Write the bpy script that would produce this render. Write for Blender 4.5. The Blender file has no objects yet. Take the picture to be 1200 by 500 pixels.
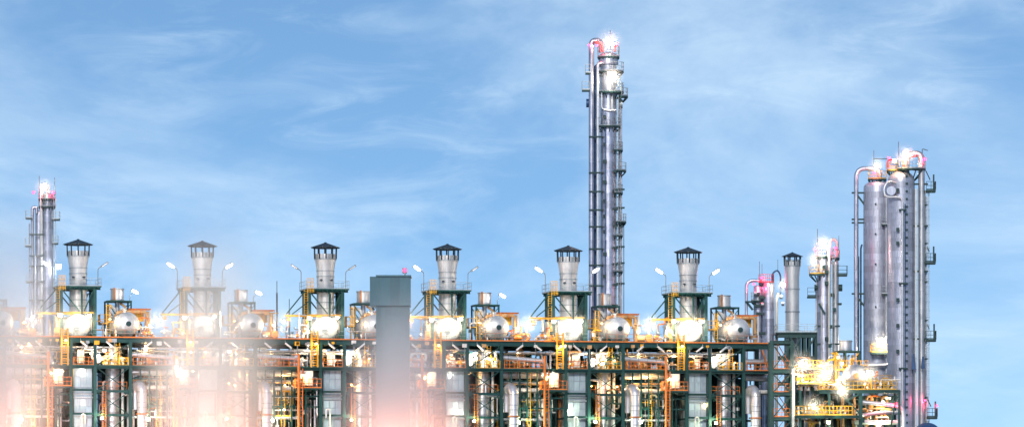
import bpy, math, random
from math import sin, cos, pi, radians as R
from mathutils import Vector

# ------------------------------------------------------------------ camera
sc = bpy.context.scene
col = sc.collection
TH, F, D0, YH, CZ = R(12), 6800.0, 800.0, 700.0, 1.8        # yaw, focal in photo px, distance of the row, horizon line, eye height
DV, RV = (sin(TH), cos(TH)), (cos(TH), -sin(TH))            # view and right directions on the ground
XC0 = (453.5 - 600) / F * D0
CX, CY = -D0*DV[0] - XC0*RV[0], -D0*DV[1] - XC0*RV[1]
cam = bpy.data.cameras.new('camera'); co = bpy.data.objects.new('camera', cam); col.objects.link(co)
co.location = (CX, CY, CZ); co.rotation_euler = (pi/2, 0, -TH)
cam.sensor_width = 36; cam.lens = F/1200*36; cam.shift_y = (YH-250)/1200
cam.clip_start = 1; cam.clip_end = 20000
sc.camera = co

# ------------------------------------------------------------------ sky, sun, exposure
SUN_EL, SUN_AZ = R(24), R(200)                              # sun low behind the viewer's shoulder
w = bpy.data.worlds.new('World'); sc.world = w; w.use_nodes = True
nt = w.node_tree; N = nt.nodes; L = nt.links
for n in list(N): N.remove(n)
def node(t, **k):
    n = N.new(t)
    for a, b in k.items(): setattr(n, a, b)
    return n
out = node('ShaderNodeOutputWorld'); bg = node('ShaderNodeBackground'); bg.inputs[1].default_value = 0.096
L.new(bg.outputs[0], out.inputs[0])
geo = node('ShaderNodeTexCoord')
lift = node('ShaderNodeVectorMath', operation='MULTIPLY_ADD'); lift.inputs[1].default_value = (1, 1, 2.2); lift.inputs[2].default_value = (0, 0, .12)
L.new(geo.outputs['Generated'], lift.inputs[0])
nrm = node('ShaderNodeVectorMath', operation='NORMALIZE'); L.new(lift.outputs[0], nrm.inputs[0])
sky = node('ShaderNodeTexSky', sky_type='NISHITA'); sky.sun_disc = False
sky.sun_elevation = SUN_EL; sky.sun_rotation = SUN_AZ; sky.air_density = 1.0; sky.dust_density = .3; sky.ozone_density = 2.2
L.new(nrm.outputs[0], sky.inputs['Vector'])
tint = node('ShaderNodeMix', data_type='RGBA', blend_type='MULTIPLY'); tint.inputs[0].default_value = 1
tint.inputs[7].default_value = (0.80, 0.97, 1.06, 1); L.new(sky.outputs[0], tint.inputs[6])
def cirrus(rot, scale, nscale, detail, lo, hi, dist):
    m = node('ShaderNodeMapping'); m.inputs['Rotation'].default_value = rot; m.inputs['Location'].default_value = (1.7, .9, 2.3); m.inputs['Scale'].default_value = scale
    L.new(geo.outputs['Generated'], m.inputs[0])
    t = node('ShaderNodeTexNoise'); t.inputs['Scale'].default_value = nscale; t.inputs['Detail'].default_value = detail
    t.inputs['Roughness'].default_value = .62; t.inputs['Distortion'].default_value = dist
    L.new(m.outputs[0], t.inputs['Vector'])
    r = node('ShaderNodeMapRange', interpolation_type='SMOOTHSTEP'); r.inputs[1].default_value = lo; r.inputs[2].default_value = hi
    L.new(t.outputs[0], r.inputs[0]); return r
c1 = cirrus((0, R(-28), R(-12)), (1, 1, 2.0), 9, 7, .37, .72, .4)       # broad veils
c2 = cirrus((0, R(-22), R(-12)), (1, 1, 3.4), 40, 9, .44, .76, .8)     # fine wisps
c3 = cirrus((0, R(20), R(-12)), (1, 1, 2.0), 13, 3, .40, .62, .3)      # where wisps gather
mu = node('ShaderNodeMath', operation='MULTIPLY'); L.new(c2.outputs[0], mu.inputs[0]); L.new(c3.outputs[0], mu.inputs[1])
ad = node('ShaderNodeMath', operation='MULTIPLY_ADD', use_clamp=True); ad.inputs[1].default_value = .55
L.new(mu.outputs[0], ad.inputs[0]); L.new(c1.outputs[0], ad.inputs[2])
am = node('ShaderNodeMath', operation='MULTIPLY'); am.inputs[1].default_value = .5; L.new(ad.outputs[0], am.inputs[0])
cm = node('ShaderNodeMix', data_type='RGBA'); L.new(am.outputs[0], cm.inputs[0]); L.new(tint.outputs[2], cm.inputs[6])
cm.inputs[7].default_value = (6.6, 8.1, 9.3, 1)
L.new(cm.outputs[2], bg.inputs[0])
sd = bpy.data.lights.new('sun', 'SUN'); sd.energy = 1.5; sd.angle = R(10); sd.color = (1, .94, .88)
so = bpy.data.objects.new('sun', sd); col.objects.link(so)
so.rotation_euler = (pi/2 - SUN_EL, 0, pi - SUN_AZ + R(0))
sc.view_settings.view_transform = 'Standard'; sc.view_settings.look = 'None'
sc.view_settings.exposure = 0.42; sc.view_settings.gamma = 1
sc.cycles.caustics_reflective = False; sc.cycles.caustics_refractive = False
sc.cycles.sample_clamp_indirect = 4; sc.cycles.max_bounces = 6; sc.cycles.volume_bounces = 2
sc.cycles.use_denoising = True

# ------------------------------------------------------------------ helpers
def at(px, dep):                       # ground point under photo column px at depth D0+dep
    d = D0 + dep; x = (px - 600)/F*d
    return CX + d*DV[0] + x*RV[0], CY + d*DV[1] + x*RV[1]
def U(rel, Y=0, S=8.407):              # row offset of something seen rel px beside a stack, standing Y behind it
    return (rel/S + Y*sin(TH))/cos(TH)
def ZB(y, S=8.407): return CZ + (YH - y)/S

MATS = {}
def mat(name, c, rough=.5, metal=0., var=.18, vs=1.2, streak=.25, bump=.0, rnd=.12, emit=None):
    m = bpy.data.materials.new(name); m.use_nodes = True; t = m.node_tree; n = t.nodes; l = t.links
    b = n['Principled BSDF']; b.inputs['Metallic'].default_value = metal
    if emit:
        b.inputs['Base Color'].default_value = (*c, 1); b.inputs['Emission Color'].default_value = (*c, 1)
        b.inputs['Emission Strength'].default_value = emit; MATS[name] = m; return m
    tc = n.new('ShaderNodeTexCoord'); oi = n.new('ShaderNodeObjectInfo')
    off = n.new('ShaderNodeVectorMath'); off.operation = 'ADD'
    sm = n.new('ShaderNodeVectorMath'); sm.operation = 'SCALE'; sm.inputs['Scale'].default_value = 57.
    cb = n.new('ShaderNodeCombineXYZ')
    for k in range(3): l.new(oi.outputs['Random'], cb.inputs[k])
    l.new(cb.outputs[0], sm.inputs[0]); l.new(sm.outputs[0], off.inputs[1]); l.new(tc.outputs['Object'], off.inputs[0])
    a = n.new('ShaderNodeTexNoise'); a.inputs['Scale'].default_value = vs; a.inputs['Detail'].default_value = 5; a.inputs['Roughness'].default_value = .65
    l.new(off.outputs[0], a.inputs['Vector'])
    mp = n.new('ShaderNodeMapping'); mp.inputs['Scale'].default_value = (5, 5, .35); l.new(off.outputs[0], mp.inputs[0])
    s = n.new('ShaderNodeTexNoise'); s.inputs['Scale'].default_value = 1.4; s.inputs['Detail'].default_value = 4; l.new(mp.outputs[0], s.inputs['Vector'])
    def rng(src, lo, hi, f0=.3, f1=.7):
        r = n.new('ShaderNodeMapRange'); r.inputs[1].default_value = f0; r.inputs[2].default_value = f1
        r.inputs[3].default_value = lo; r.inputs[4].default_value = hi; l.new(src, r.inputs[0]); return r.outputs[0]
    def mul(p, q):
        r = n.new('ShaderNodeMath'); r.operation = 'MULTIPLY'; l.new(p, r.inputs[0]); l.new(q, r.inputs[1]); return r.outputs[0]
    v = mul(mul(rng(a.outputs[0], 1-var, 1+var), rng(s.outputs[0], 1-streak, 1+streak*.3)), rng(oi.outputs['Random'], 1-rnd, 1+rnd, 0, 1))
    vm = n.new('ShaderNodeVectorMath'); vm.operation = 'SCALE'; vm.inputs[0].default_value = c; l.new(v, vm.inputs['Scale'])
    l.new(vm.outputs[0], b.inputs['Base Color'])
    l.new(rng(a.outputs[0], max(.05, rough-.1), min(1, rough+.12)), b.inputs['Roughness'])
    if bump:
        bp = n.new('ShaderNodeBump'); bp.inputs['Strength'].default_value = bump; bp.inputs['Distance'].default_value = .05
        l.new(s.outputs[0], bp.inputs['Height']); l.new(bp.outputs[0], b.inputs['Normal'])
    MATS[name] = m; return m
mat('green', (.003, .058, .056), .5, 0, .3, .8)
mat('dark', (.018, .062, .066), .6, 0, .3)
mat('cap', (.012, .03, .05), .45, 0, .2)
mat('yellow', (.80, .42, .02), .5, 0, .15)
mat('orange', (.78, .22, .03), .5, 0, .2)
mat('tan', (.62, .36, .16), .5, 0, .2)
mat('galv', (.42, .46, .48), .45, .5, .15)
mat('vessel', (.52, .55, .66), .42, .55, .12, .7, .3, .2, .14)
mat('clad', (.60, .61, .72), .36, .82, .16, .8, .34, .25, .20)
mat('cladwarm', (.64, .63, .64), .40, .75, .14, .6, .3, .2, .14)
mat('stack', (.74, .73, .72), .46, .55, .10, .5, .18, .1, .05)
mat('pipe', (.68, .69, .73), .38, .6, .1, .7, .15, .1, .1)
mat('white', (.76, .76, .74), .5, 0, .1)
mat('panel', (.46, .56, .62), .5, .2, .12, .5, .2)
mat('rust', (.55, .20, .06), .6, 0, .3)
mat('navy', (.03, .09, .22), .4, .2, .2)
mat('block', (.07, .165, .205), .6, 0, .06, .3, .1)
mat('lampbody', (.22, .24, .25), .5, .5)
mat('red', (.60, .05, .06), .5, 0, .15)
mat('gravel', (.16, .15, .14), .9, 0, .3, .5)
mat('lamp_white', (1, .90, .74), emit=5)
mat('lamp_cool', (.93, .97, 1), emit=4.5)
mat('lamp_warm', (1, .72, .36), emit=4)
mat('lamp_sodium', (1, .5, .25), emit=4)
mat('lamp_green', (.88, 1, .62), emit=4)
mat('lamp_red', (1, .06, .16), emit=2.6)
mat('lamp_off', (.75, .78, .8), .3)

class MB:
    def __init__(s): s.v = []; s.f = []
    def box(s, x0, x1, y0, y1, z0, z1):
        b = len(s.v)
        s.v += [(x, y, z) for z in (z0, z1) for y in (y0, y1) for x in (x0, x1)]
        s.f += [tuple(b+i for i in q) for q in ((0,2,3,1),(4,5,7,6),(0,1,5,4),(2,6,7,3),(0,4,6,2),(1,3,7,5))]; return s
    def bar(s, a, c, w, h=None, up=(0,0,1)):                # rectangular bar from a to c
        a, c = Vector(a), Vector(c); d = (c-a).normalized(); u = Vector(up)
        if abs(d.dot(u)) > .98: u = Vector((0,1,0))
        r = d.cross(u).normalized(); u = r.cross(d); h = h or w; b = len(s.v)
        for p in (a, c): s.v += [tuple(p + r*(i*w/2) + u*(j*h/2)) for i, j in ((-1,-1),(1,-1),(1,1),(-1,1))]
        s.f += [tuple(b+i for i in q) for q in ((3,2,1,0),(4,5,6,7),(0,1,5,4),(1,2,6,5),(2,3,7,6),(3,0,4,7))]; return s
    def hbar(s, a, c, w, h=None, t=.04, up=(0,0,1)):        # I section: two flanges and a web
        a, c = Vector(a), Vector(c); d = (c-a).normalized(); u = Vector(up)
        if abs(d.dot(u)) > .98: u = Vector((0,1,0))
        r = d.cross(u).normalized(); u = r.cross(d); h = h or w; o = u*(h/2 - t/2)
        s.bar(a+o, c+o, w, t, tuple(u)); s.bar(a-o, c-o, w, t, tuple(u)); s.bar(a, c, t, h-2*t, tuple(u)); return s
    def tube(s, pts, r, n=10, caps=True):
        P = [Vector(p) for p in pts]; b = len(s.v); up = None
        for i, p in enumerate(P):
            d = ((P[min(i+1, len(P)-1)] - p).normalized() + (p - P[max(i-1, 0)]).normalized()).normalized()
            if up is None:
                up = Vector((0,0,1)) if abs(d.z) < .9 else Vector((1,0,0))
            x = d.cross(up).normalized(); up = x.cross(d).normalized()
            s.v += [tuple(p + (x*cos(2*pi*k/n) + up*sin(2*pi*k/n))*r) for k in range(n)]
        for i in range(len(P)-1):
            s.f += [(b+i*n+k, b+i*n+(k+1) % n, b+(i+1)*n+(k+1) % n, b+(i+1)*n+k) for k in range(n)]
        if caps: s.f += [tuple(b+k for k in reversed(range(n))), tuple(b+(len(P)-1)*n+k for k in range(n))]
        return s
    def lathe(s, prof, n=32, c=(0,0,0), axis='z'):          # profile of (radius, height)
        b = len(s.v)
        for r, h in prof:
            for k in range(n):
                x, y = r*cos(2*pi*k/n), r*sin(2*pi*k/n)
                s.v.append((c[0]+x, c[1]+y, c[2]+h) if axis == 'z' else (c[0]+x, c[1]+h, c[2]-y))
        for i in range(len(prof)-1):
            s.f += [(b+i*n+k, b+i*n+(k+1) % n, b+(i+1)*n+(k+1) % n, b+(i+1)*n+k) for k in range(n)]
        s.f += [tuple(b+k for k in reversed(range(n))), tuple(b+(len(prof)-1)*n+k for k in range(n))]
        return s
    def build(s, name, m, parent=None, smooth=False):
        me = bpy.data.meshes.new(name); me.from_pydata(s.v, [], s.f); me.materials.append(MATS[m])
        if smooth:
            me.polygons.foreach_set('use_smooth', [True]*len(me.polygons)); me.set_sharp_from_angle(angle=R(38))
        o = bpy.data.objects.new(name, me); col.objects.link(o)
        if parent: o.parent = parent
        return o
def share(o, loc, parent, sc_=None):                         # another piece with the same mesh
    c = o.copy(); col.objects.link(c); c.parent = parent; c.location = loc
    if sc_: c.scale = sc_
    return c
def tag(o, label, cat, group=None):
    o['label'] = label; o['category'] = cat
    if group: o['group'] = group
    return o
def thing(name, label, cat, loc=(0,0,0), rz=0, group=None):
    o = bpy.data.objects.new(name, None); col.objects.link(o); o.location = loc; o.rotation_euler = (0, 0, rz)
    o.empty_display_size = .5; o['kind'] = 'thing'
    return tag(o, label, cat, group)
def kids(o): return [c for c in ALLKIDS.get(o.name, [])]
ALLKIDS = {}
def index():
    ALLKIDS.clear()
    for o in bpy.data.objects:
        if o.parent: ALLKIDS.setdefault(o.parent.name, []).append(o)
def copy_tree(o, parent=None):
    c = o.copy(); col.objects.link(c); c.parent = parent
    for ch in kids(o): copy_tree(ch, c)
    return c
def fillet(pts, rad, n=6):                                   # round the corners of a pipe run
    P = [Vector(p) for p in pts]; o = [P[0]]
    for i in range(1, len(P)-1):
        a, b, c = P[i-1], P[i], P[i+1]; u, v = (a-b), (c-b); r = min(rad, u.length*.49, v.length*.49)
        p, q = b + u.normalized()*r, b + v.normalized()*r
        for k in range(n+1):
            t = k/n; o.append((1-t)**2*p + 2*t*(1-t)*b + t*t*q)
    return o + [P[-1]]
def pipe(name, pts, r, m, parent=None, bend=None, n=12, flanges=0):
    o = MB().tube(fillet(pts, bend or r*3), r, n).build(name, m, parent, True)
    if flanges:
        P = [Vector(p) for p in pts]
        for i in range(len(P)-1):
            d = P[i+1]-P[i]; ln = d.length; d.normalize()
            k = max(1, int(ln/flanges))
            for j in range(k):
                q = P[i] + d*(ln*(j+.5)/k); MB().tube([q-d*.05, q+d*.05], r*1.3, n).build('flange', m, o, True)
    return o
def railing(parent, pts, h=1.1, m='yellow', closed=False, t=.045, step=1.4, name='railing', toe=True):
    b = MB(); P = [Vector(p) for p in pts]
    if closed: P.append(P[0])
    for a, c in zip(P, P[1:]):
        k = max(1, round((c-a).length/step))
        for i in range(k + 1):
            q = a.lerp(c, i/k); b.bar(q, q + Vector((0,0,h)), t)
        for z in (h, h*.52): b.bar(a + Vector((0,0,z)), c + Vector((0,0,z)), t)
        if toe: b.bar(a + Vector((0,0,.09)), c + Vector((0,0,.09)), .02, .15)
    return b.build(name, m, parent)
def ladder(parent, x, y, z0, z1, m='galv', wid=.5, cage=True, front=-1):
    b = MB()
    for s in (-1, 1): b.bar((x+s*wid/2, y, z0), (x+s*wid/2, y, z1), .07, .05)
    z = z0 + .2
    while z < z1: b.bar((x-wid/2, y, z), (x+wid/2, y, z), .035); z += .33
    o = b.build('ladder', m, parent)
    if cage:
        c = MB(); z = z0 + 2.2
        A = [pi*k/6 for k in range(7)]
        while z < z1:
            for p, q in zip(A, A[1:]):
                c.bar((x+.38*cos(p), y+front*.7*sin(p), z), (x+.38*cos(q), y+front*.7*sin(q), z), .05, .03)
            z += 1.1
        if z0 + 2.2 < z1:
            for p in A[1:-1:2]: c.bar((x+.38*cos(p), y+front*.7*sin(p), z0+2.2), (x+.38*cos(p), y+front*.7*sin(p), z1), .04, .03)
            c.build('ladder_cage', m, o)
    return o
GLOW = {'lamp_white': (1, .86, .64), 'lamp_cool': (.95, .96, 1), 'lamp_warm': (1, .56, .22), 'lamp_sodium': (1, .38, .25), 'lamp_green': (.85, 1, .6), 'lamp_red': (1, .04, .12)}
def lamp_shape(root, p, d, ln, wd, glow, body='lampbody', ax=(1, 0, 0)):
    """elongated floodlight head: housing with a domed lens, pointing along d, long side along ax"""
    p, d = Vector(p), Vector(d).normalized(); x = Vector(ax); x = (x - d*x.dot(d)).normalized(); y = d.cross(x)
    T = lambda v: tuple(p + x*v[0] + y*v[1] + d*v[2])
    h = MB(); h.box(-ln*.52, ln*.52, -wd*.55, wd*.55, -wd*.5, -wd*.1); h.box(-ln*.3, ln*.3, -wd*.3, wd*.3, -wd*.75, -wd*.5)
    h.bar((0, 0, -wd*.7), (0, 0, -wd*1.3), wd*.18)
    h.v = [T(v) for v in h.v]; h.build('housing', body, root)
    g = MB(); n = 18
    for i in range(6):
        a = i/5*pi/2; s = cos(a)*.98 + .02
        g.v += [T((ln*.5*s*cos(2*pi*k/n), wd*.5*s*sin(2*pi*k/n), -wd*.1 + wd*.42*sin(a))) for k in range(n)]
    for i in range(5): g.f += [(i*n+k, i*n+(k+1) % n, (i+1)*n+(k+1) % n, (i+1)*n+k) for k in range(n)]
    g.f.append(tuple(5*n+k for k in range(n)))
    g.build('lens', glow, root, True)
def lamp(p, d, ln, wd, glow, label, group=None, pole=None, name='floodlight', power=0, ax=(1, 0, 0)):
    base = pole[0] if pole else p
    t = thing(name, label, 'lamp', base, 0, group)
    o = Vector(base); rel = Vector(p) - o
    lamp_shape(t, rel, d, ln, wd, glow, ax=ax)
    if pole: MB().tube(fillet([Vector(q) - o for q in pole], .35, 4), .05, 8).build('pole', 'lampbody', t, True)
    if power:
        l = bpy.data.lights.new('bulb', 'POINT'); l.energy = power*LAMP_GAIN; l.color = GLOW[glow]; l.shadow_soft_size = .12
        b = bpy.data.objects.new('bulb', l); col.objects.link(b); b.parent = t; b.location = rel + Vector(d).normalized()*(wd*.6+.1)
    return t
LAMP_GAIN = 1.0

# ------------------------------------------------------------------ setting
g = MB(); g.v = [(-9000,-9000,0),(9000,-9000,0),(9000,9000,0),(-9000,9000,0)]; g.f = [(0,1,2,3)]
go = g.build('ground', 'gravel'); go['kind'] = 'structure'
ORD = ['first', 'second', 'third', 'fourth', 'fifth', 'sixth']
FROM = 'from the pale column'
BX = [-42.85 + 17.115*i for i in range(6)]
DK1, DK2 = ZB(404), ZB(436)
ZP, ZM, ZB1, ZB2 = ZB(345), ZB(375), ZB(465), ZB(492)
YF, YM, YR = -7.0, 0.0, 8.0
rnd = random.Random(4)

# ------------------------------------------------------------------ one furnace bay (copied along the row)
def make_stack():
    t = thing('furnace_stack', '', 'stack', group='capped stacks along the furnace row')
    S = 8.407; r0, r1 = 12.3/S, 10.0/S
    z = lambda y: ZB(y)
    sh = MB().lathe([(r1, DK1+3.2), (r1, z(322.5)), (r0, z(309)), (r0, z(303)), (r0-.05, z(303)), (r0-.08, z(304))], 40).build('shell', 'stack', t, True)
    for y, rr in ((309, r0), (322.5, r1), (329, r1), (344, r1), (359, r1), (366, r1)):
        MB().lathe([(rr+.005, -.06), (rr+.09, -.06), (rr+.09, .06), (rr+.005, .06)], 40, (0,0,z(y))).build('ring_band', 'galv', sh, True)
    cap = MB().lathe([(17.3/S, z(295.6)), (17.6/S, z(295.2)), (.18, z(289.9)), (.16, z(289.2)), (.02, z(289))], 8).build('rain_cap', 'cap', t)
    MB().lathe([(16.5/S, z(296.3)), (16.6/S, z(295.6))], 8).build('cap_rim', 'cap', cap)
    for k in range(10):
        a = 2*pi*(k+.3)/10
        MB().bar((13*cos(a)/S, 13*sin(a)/S, z(308.5)), (13.3*cos(a)/S, 13.3*sin(a)/S, z(295.4)), .16, .1).build('cap_post', 'cap', t)
    for k in range(10):
        a = 2*pi*(k+.8)/10
        MB().bar((12.6*cos(a)/S, 12.6*sin(a)/S, z(309)), (12.6*cos(a)/S, 12.6*sin(a)/S, z(303.4)), .3, .05, (cos(a), sin(a), 0)).build('collar_rib', 'galv', sh)
    for a in (-2.2, -1.1):
        MB().tube([(r1*cos(a), r1*sin(a), z(333.5)), ((r1+.3)*cos(a), (r1+.3)*sin(a), z(333.5))], .16, 10).build('sample_port', 'cap', sh, True)
    return t
def make_tower():
    """green steel tower that carries the stack platform"""
    t = thing('stack_tower', '', 'steel tower', group='green steel towers round the stacks')
    xl, xr = U(-21.5, 0), U(16.5, 0)
    for x in (xl, xr):
        for y in (-2.2, 0, 2.2): MB().hbar((x, y, DK1), (x, y, ZP-.2), .42, .36, .05).build('column', 'green', t)
    MB().hbar((0.2, -2.2, DK1+2.6), (0.2, -2.2, ZP-.3), .24, .24, .04).build('column', 'green', t)
    for y in (-2.2, 2.2):
        MB().hbar((xl-.45, y, ZP-.2), (xr+.75, y, ZP-.2), .26, .32).build('beam', 'green', t)
        MB().hbar((xl, y, ZM+.1), (xr, y, ZM+.1), .2, .22).build('beam', 'yellow' if y < 0 else 'green', t)
    for x in (xl, xr, 0.2): MB().hbar((x, -2.4, ZP-.3), (x, 2.4, ZP-.3), .25, .4).build('beam', 'green', t)
    for x in (xl, xr): MB().hbar((x, -2.2, ZM+.08), (x, 2.2, ZM+.08), .22, .3).build('beam', 'green', t)
    for y in (-2.25, 2.25):
        for a, c in (((xl+.3, ZP-.6), (-.1, ZM+.3)), ((xr-.3, ZP-.6), (.5, ZM+.3)), ((.4, ZM-.1), (xr-.2, DK1+.2)), ((0, ZM-.1), (xl+.2, DK1+.2))):
            if y < 0 and a[0] == 0: continue
            MB().bar((a[0], y, a[1]), (c[0], y, c[1]), .2, .16).build('brace', 'green', t)
    for x in (xl, xr):
        MB().bar((x+.05, -2, ZP-.5), (x+.05, 0, ZM+.3), .17, .14).build('brace', 'green', t)
        MB().bar((x+.05, 2, ZP-.5), (x+.05, 0, ZM+.3), .17, .14).build('brace', 'green', t)
    # hoist beam reaching out with its two stays
    xo = U(-46, -2.4)
    MB().hbar((xo, -2.55, ZM-.05), (xl+1.6, -2.55, ZM-.05), .24, .28, .05).build('hoist_beam', 'yellow', t)
    h = MB().box(xo+.25, xo+.75, -2.8, -2.3, ZM-.75, ZM-.27); h.tube([(xo+.5, -2.55, ZM-.75), (xo+.5, -2.55, ZM-1.6)], .03, 6); h.build('hoist', 'orange', t)
    MB().bar((xo+.2, -2.55, ZM+.15), (xl-.7, -2.3, ZP-.3), .15).build('stay', 'green', t)
    MB().bar((xo+1.0, -2.55, ZM+.15), (xl-.1, -2.3, ZP-1.6), .13).build('stay', 'green', t)
    # platform
    x0, x1, y0, y1 = xl-.5, xr+.8, -2.8, 2.8
    pl = MB().box(x0, x1, y0, y1, ZP-.02, ZP+.06).build('platform', 'green', t)
    MB().box(x0, x1, y0-.03, y0, ZP-.05, ZP+.12).build('toe_board', 'green', pl)
    for k in range(9):
        x = x0 + (x1-x0)*(k+.5)/9; MB().box(x-.05, x+.05, y0+.1, y1-.1, ZP-.22, ZP-.03).build('joist', 'green', pl)
    zr = ZP+.06
    railing(pl, [(x0, y0, zr), (x1, y0, zr), (x1, y1, zr), (x0, y1, zr)], 1.15, 'galv', True, .04)
    b = MB()
    for k in range(5): b.bar((x0+.1+.22*k, y0-.02, zr-.5), (x0+.1+.22*k, y0-.02, zr+1.5), .06)
    for z in (-.2, .4, .95, 1.45): b.bar((x0+.05, y0-.02, zr+z), (x0+1.05, y0-.02, zr+z), .05)
    b.build('access_gate', 'yellow', pl)
    ladder(t, xl-.5, -2.3, DK1, ZP, 'yellow', cage=False)
    return t
def make_fan():
    """insulated flue gas fan casing under the stack, round front with a manhole"""
    t = thing('flue_fan', '', 'fan housing', group='white fan casings under the stacks')
    zc = DK1 + 1.78; xc = U(2, -2.4)
    b = MB().lathe([(.9, -2.75), (1.35, -2.6), (1.62, -2.25), (1.66, -2.1), (1.66, 2.0), (1.4, 2.4), (.6, 2.6)], 36, (xc, 0, zc), 'y').build('casing', 'white', t, True)
    MB().lathe([(1.67, -.07), (1.74, -.07), (1.74, .07), (1.67, .07)], 36, (xc, -1.9, zc), 'y').build('ring_band', 'galv', b, True)
    MB().lathe([(1.67, -.07), (1.74, -.07), (1.74, .07), (1.67, .07)], 36, (xc, 0, zc), 'y').build('ring_band', 'galv', b, True)
    mh = MB().lathe([(.30, -.2), (.42, -.2), (.42, .12), (.30, .12)], 20, (xc-.35, -2.85, zc-.35), 'y').build('manhole', 'galv', t, True)
    MB().bar((xc-.65, -3.1, zc-.35), (xc-.05, -3.1, zc-.35), .06).build('handle', 'dark', mh)
    MB().lathe([(1.25, zc+.9), (1.22, DK1+3.6), (1.2, DK1+4.2)], 32).build('duct_collar', 'stack', t, True)
    for s in (-1, 1):
        MB().box(xc+s*1.05-.14, xc+s*1.05+.14, -1.9, 1.9, DK1, zc-.9).build('saddle', 'green', t)
    ib = MB().tube([(xc-2.9, .2, zc-.1), (xc+2.0, .2, zc-.1)], 1.42, 32).build('inlet_box', 'white', t, True)
    for k in range(5): MB().tube([(xc-2.6+k*1.1, .2, zc-.1), (xc-2.52+k*1.1, .2, zc-.1)], 1.48, 32).build('ring_band', 'galv', ib, True)
    m = MB().tube([(xc-3.3, -1.8, DK1+1.0), (xc-1.9, -1.8, DK1+1.0)], .5, 16); m.box(xc-3.4, xc-1.8, -2.2, -1.4, DK1, DK1+.5)
    m.build('motor', 'tan', t, True)
    return t
def make_drum():
    t = thing('steam_drum', '', 'drum', group='round ended drums on the top deck')
    zc = DK1 + 1.95; r = 1.62; xc = U(58, -4.2)
    b = MB().lathe([(r, -4.2+0), (r, 4.5)], 40, (xc, 0, zc), 'y').build('shell', 'stack', t, True)
    hd = MB().lathe([(.03, -1.02), (.35, -1.0), (.75, -.9), (1.15, -.70), (1.42, -.42), (1.56, -.2), (1.61, 0)], 40, (xc, -4.2, zc), 'y').build('front_head', 'stack', t, True)
    MB().lathe([(1.61, 0), (1.42, .42), (1.0, .8), (.05, 1.0)], 40, (xc, 4.5, zc), 'y').build('rear_head', 'stack', t, True)
    for k in range(8):
        MB().lathe([(r+.003, -.05), (r+.04, -.05), (r+.04, .05), (r+.003, .05)], 40, (xc, -4.15+k*1.1, zc), 'y').build('ring_band', 'galv', b, True)
    mh = MB().lathe([(.05, -.12), (.36, -.1), (.36, .0), (.28, .02), (.28, .3)], 20, (xc, -5.3, zc), 'y').build('manhole', 'dark', hd, True)
    MB().bar((xc-.35, -5.45, zc+.05), (xc+.3, -5.45, zc+.05), .07).build('davit_arm', 'dark', mh)
    for y in (-2.6, 2.6): MB().box(xc-1.25, xc+1.25, y-.2, y+.2, DK1, zc-1.1).build('saddle', 'green', t)
    for k, y in enumerate((-2.9, -1.2, .8)):
        n = MB().tube([(xc-.2, y, zc+1.4), (xc-.2, y, zc+2.25)], .2, 10).build('nozzle', 'stack', t, True)
        MB().tube([(xc-.2, y, zc+2.15), (xc-.2, y, zc+2.27)], .32, 12).build('flange', 'galv', n, True)
    railing(t, [(xc-2.0, -5.9, DK1+.06), (xc+2.3, -5.9, DK1+.06)], 1.05, 'orange', toe=False)
    return t
def make_silencer():
    t = thing('vent_silencer', '', 'silencer', group='vent silencers on raised platforms')
    z0, z1 = ZB(358.5), ZB(344.5); xc = U(43, 2); yc = 2; r = 7.6/8.407
    s = MB().lathe([(r, z0), (r, z1), (r-.08, z1), (r-.1, z1-.3)], 32, (xc, yc, 0)).build('drum_body', 'stack', t, True)
    for z in (z0+.1, z1-.06): MB().lathe([(r+.004, -.06), (r+.07, -.06), (r+.07, .06), (r+.004, .06)], 32, (xc, yc, z)).build('ring_band', 'galv', s, True)
    MB().bar((xc-.55, yc-r-.02, z0), (xc-.55, yc-r-.02, z1+.1), .22, .12).build('cable_tray', 'rust', s)
    x0, x1 = xc-1.6, xc+1.8
    MB().box(x0, x1, yc-1.7, yc+1.7, z0-.22, z0-.02).build('platform', 'green', t)
    for x in (x0+.1, x1-.1):
        for y in (yc-1.5, yc+1.5): MB().hbar((x, y, DK1), (x, y, z0-.22), .2, .2, .03).build('leg', 'green', t)
    for y in (yc-1.5, yc+1.5):
        MB().bar((x0+.1, y, z0-.4), (x0+1.2, y, ZM), .1).build('brace', 'green', t)
        MB().bar((x1-.1, y, z0-.4), (x1-1.0, y, z0-1.5), .1).build('brace', 'green', t)
    # side landing with a yellow cage and elbow vent
    zl = ZB(386)
    ld = MB().box(x0-1.0, x0+.1, yc-1.7, yc+.2, zl-.08, zl).build('landing', 'green', t)
    railing(ld, [(x0+.1, yc-1.7, zl), (x0-1.0, yc-1.7, zl), (x0-1.0, yc+.2, zl)], 1.3, 'yellow', False, .07, .5)
    pipe('vent_pipe', [(xc-.5, yc-1.1, DK1+1.5), (xc-.5, yc-1.1, z0-1.0), (xc-1.5, yc-1.1, z0-.7), (xc-1.5, yc-1.1, zl+.3)], .27, 'white', t, .7)
    pipe('vent_pipe', [(xc, yc, DK1+2.6), (xc, yc, z0-.2)], .34, 'pipe', t)
    pipe('vent_pipe', [(xc+1.0, yc-1.2, DK1+2.6), (xc+1.0, yc-1.2, z0-.9), (xc+.4, yc-.5, z0-.4)], .17, 'tan', t, .4)
    for k in range(4):
        v = MB().lathe([(.1, 0), (.28, .05), (.28, .35), (.12, .4), (.12, .6)], 12, (xc-1.2+.7*k, yc-2.0, DK1+2.7+.25*(k % 2))).build('valve', 'tan' if k % 2 else 'galv', t, True)
        MB().lathe([(.3, .62), (.3, .68)], 12, (xc-1.2+.7*k, yc-2.0, DK1+2.7+.25*(k % 2))).build('handwheel', 'dark', v)
    return t
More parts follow.
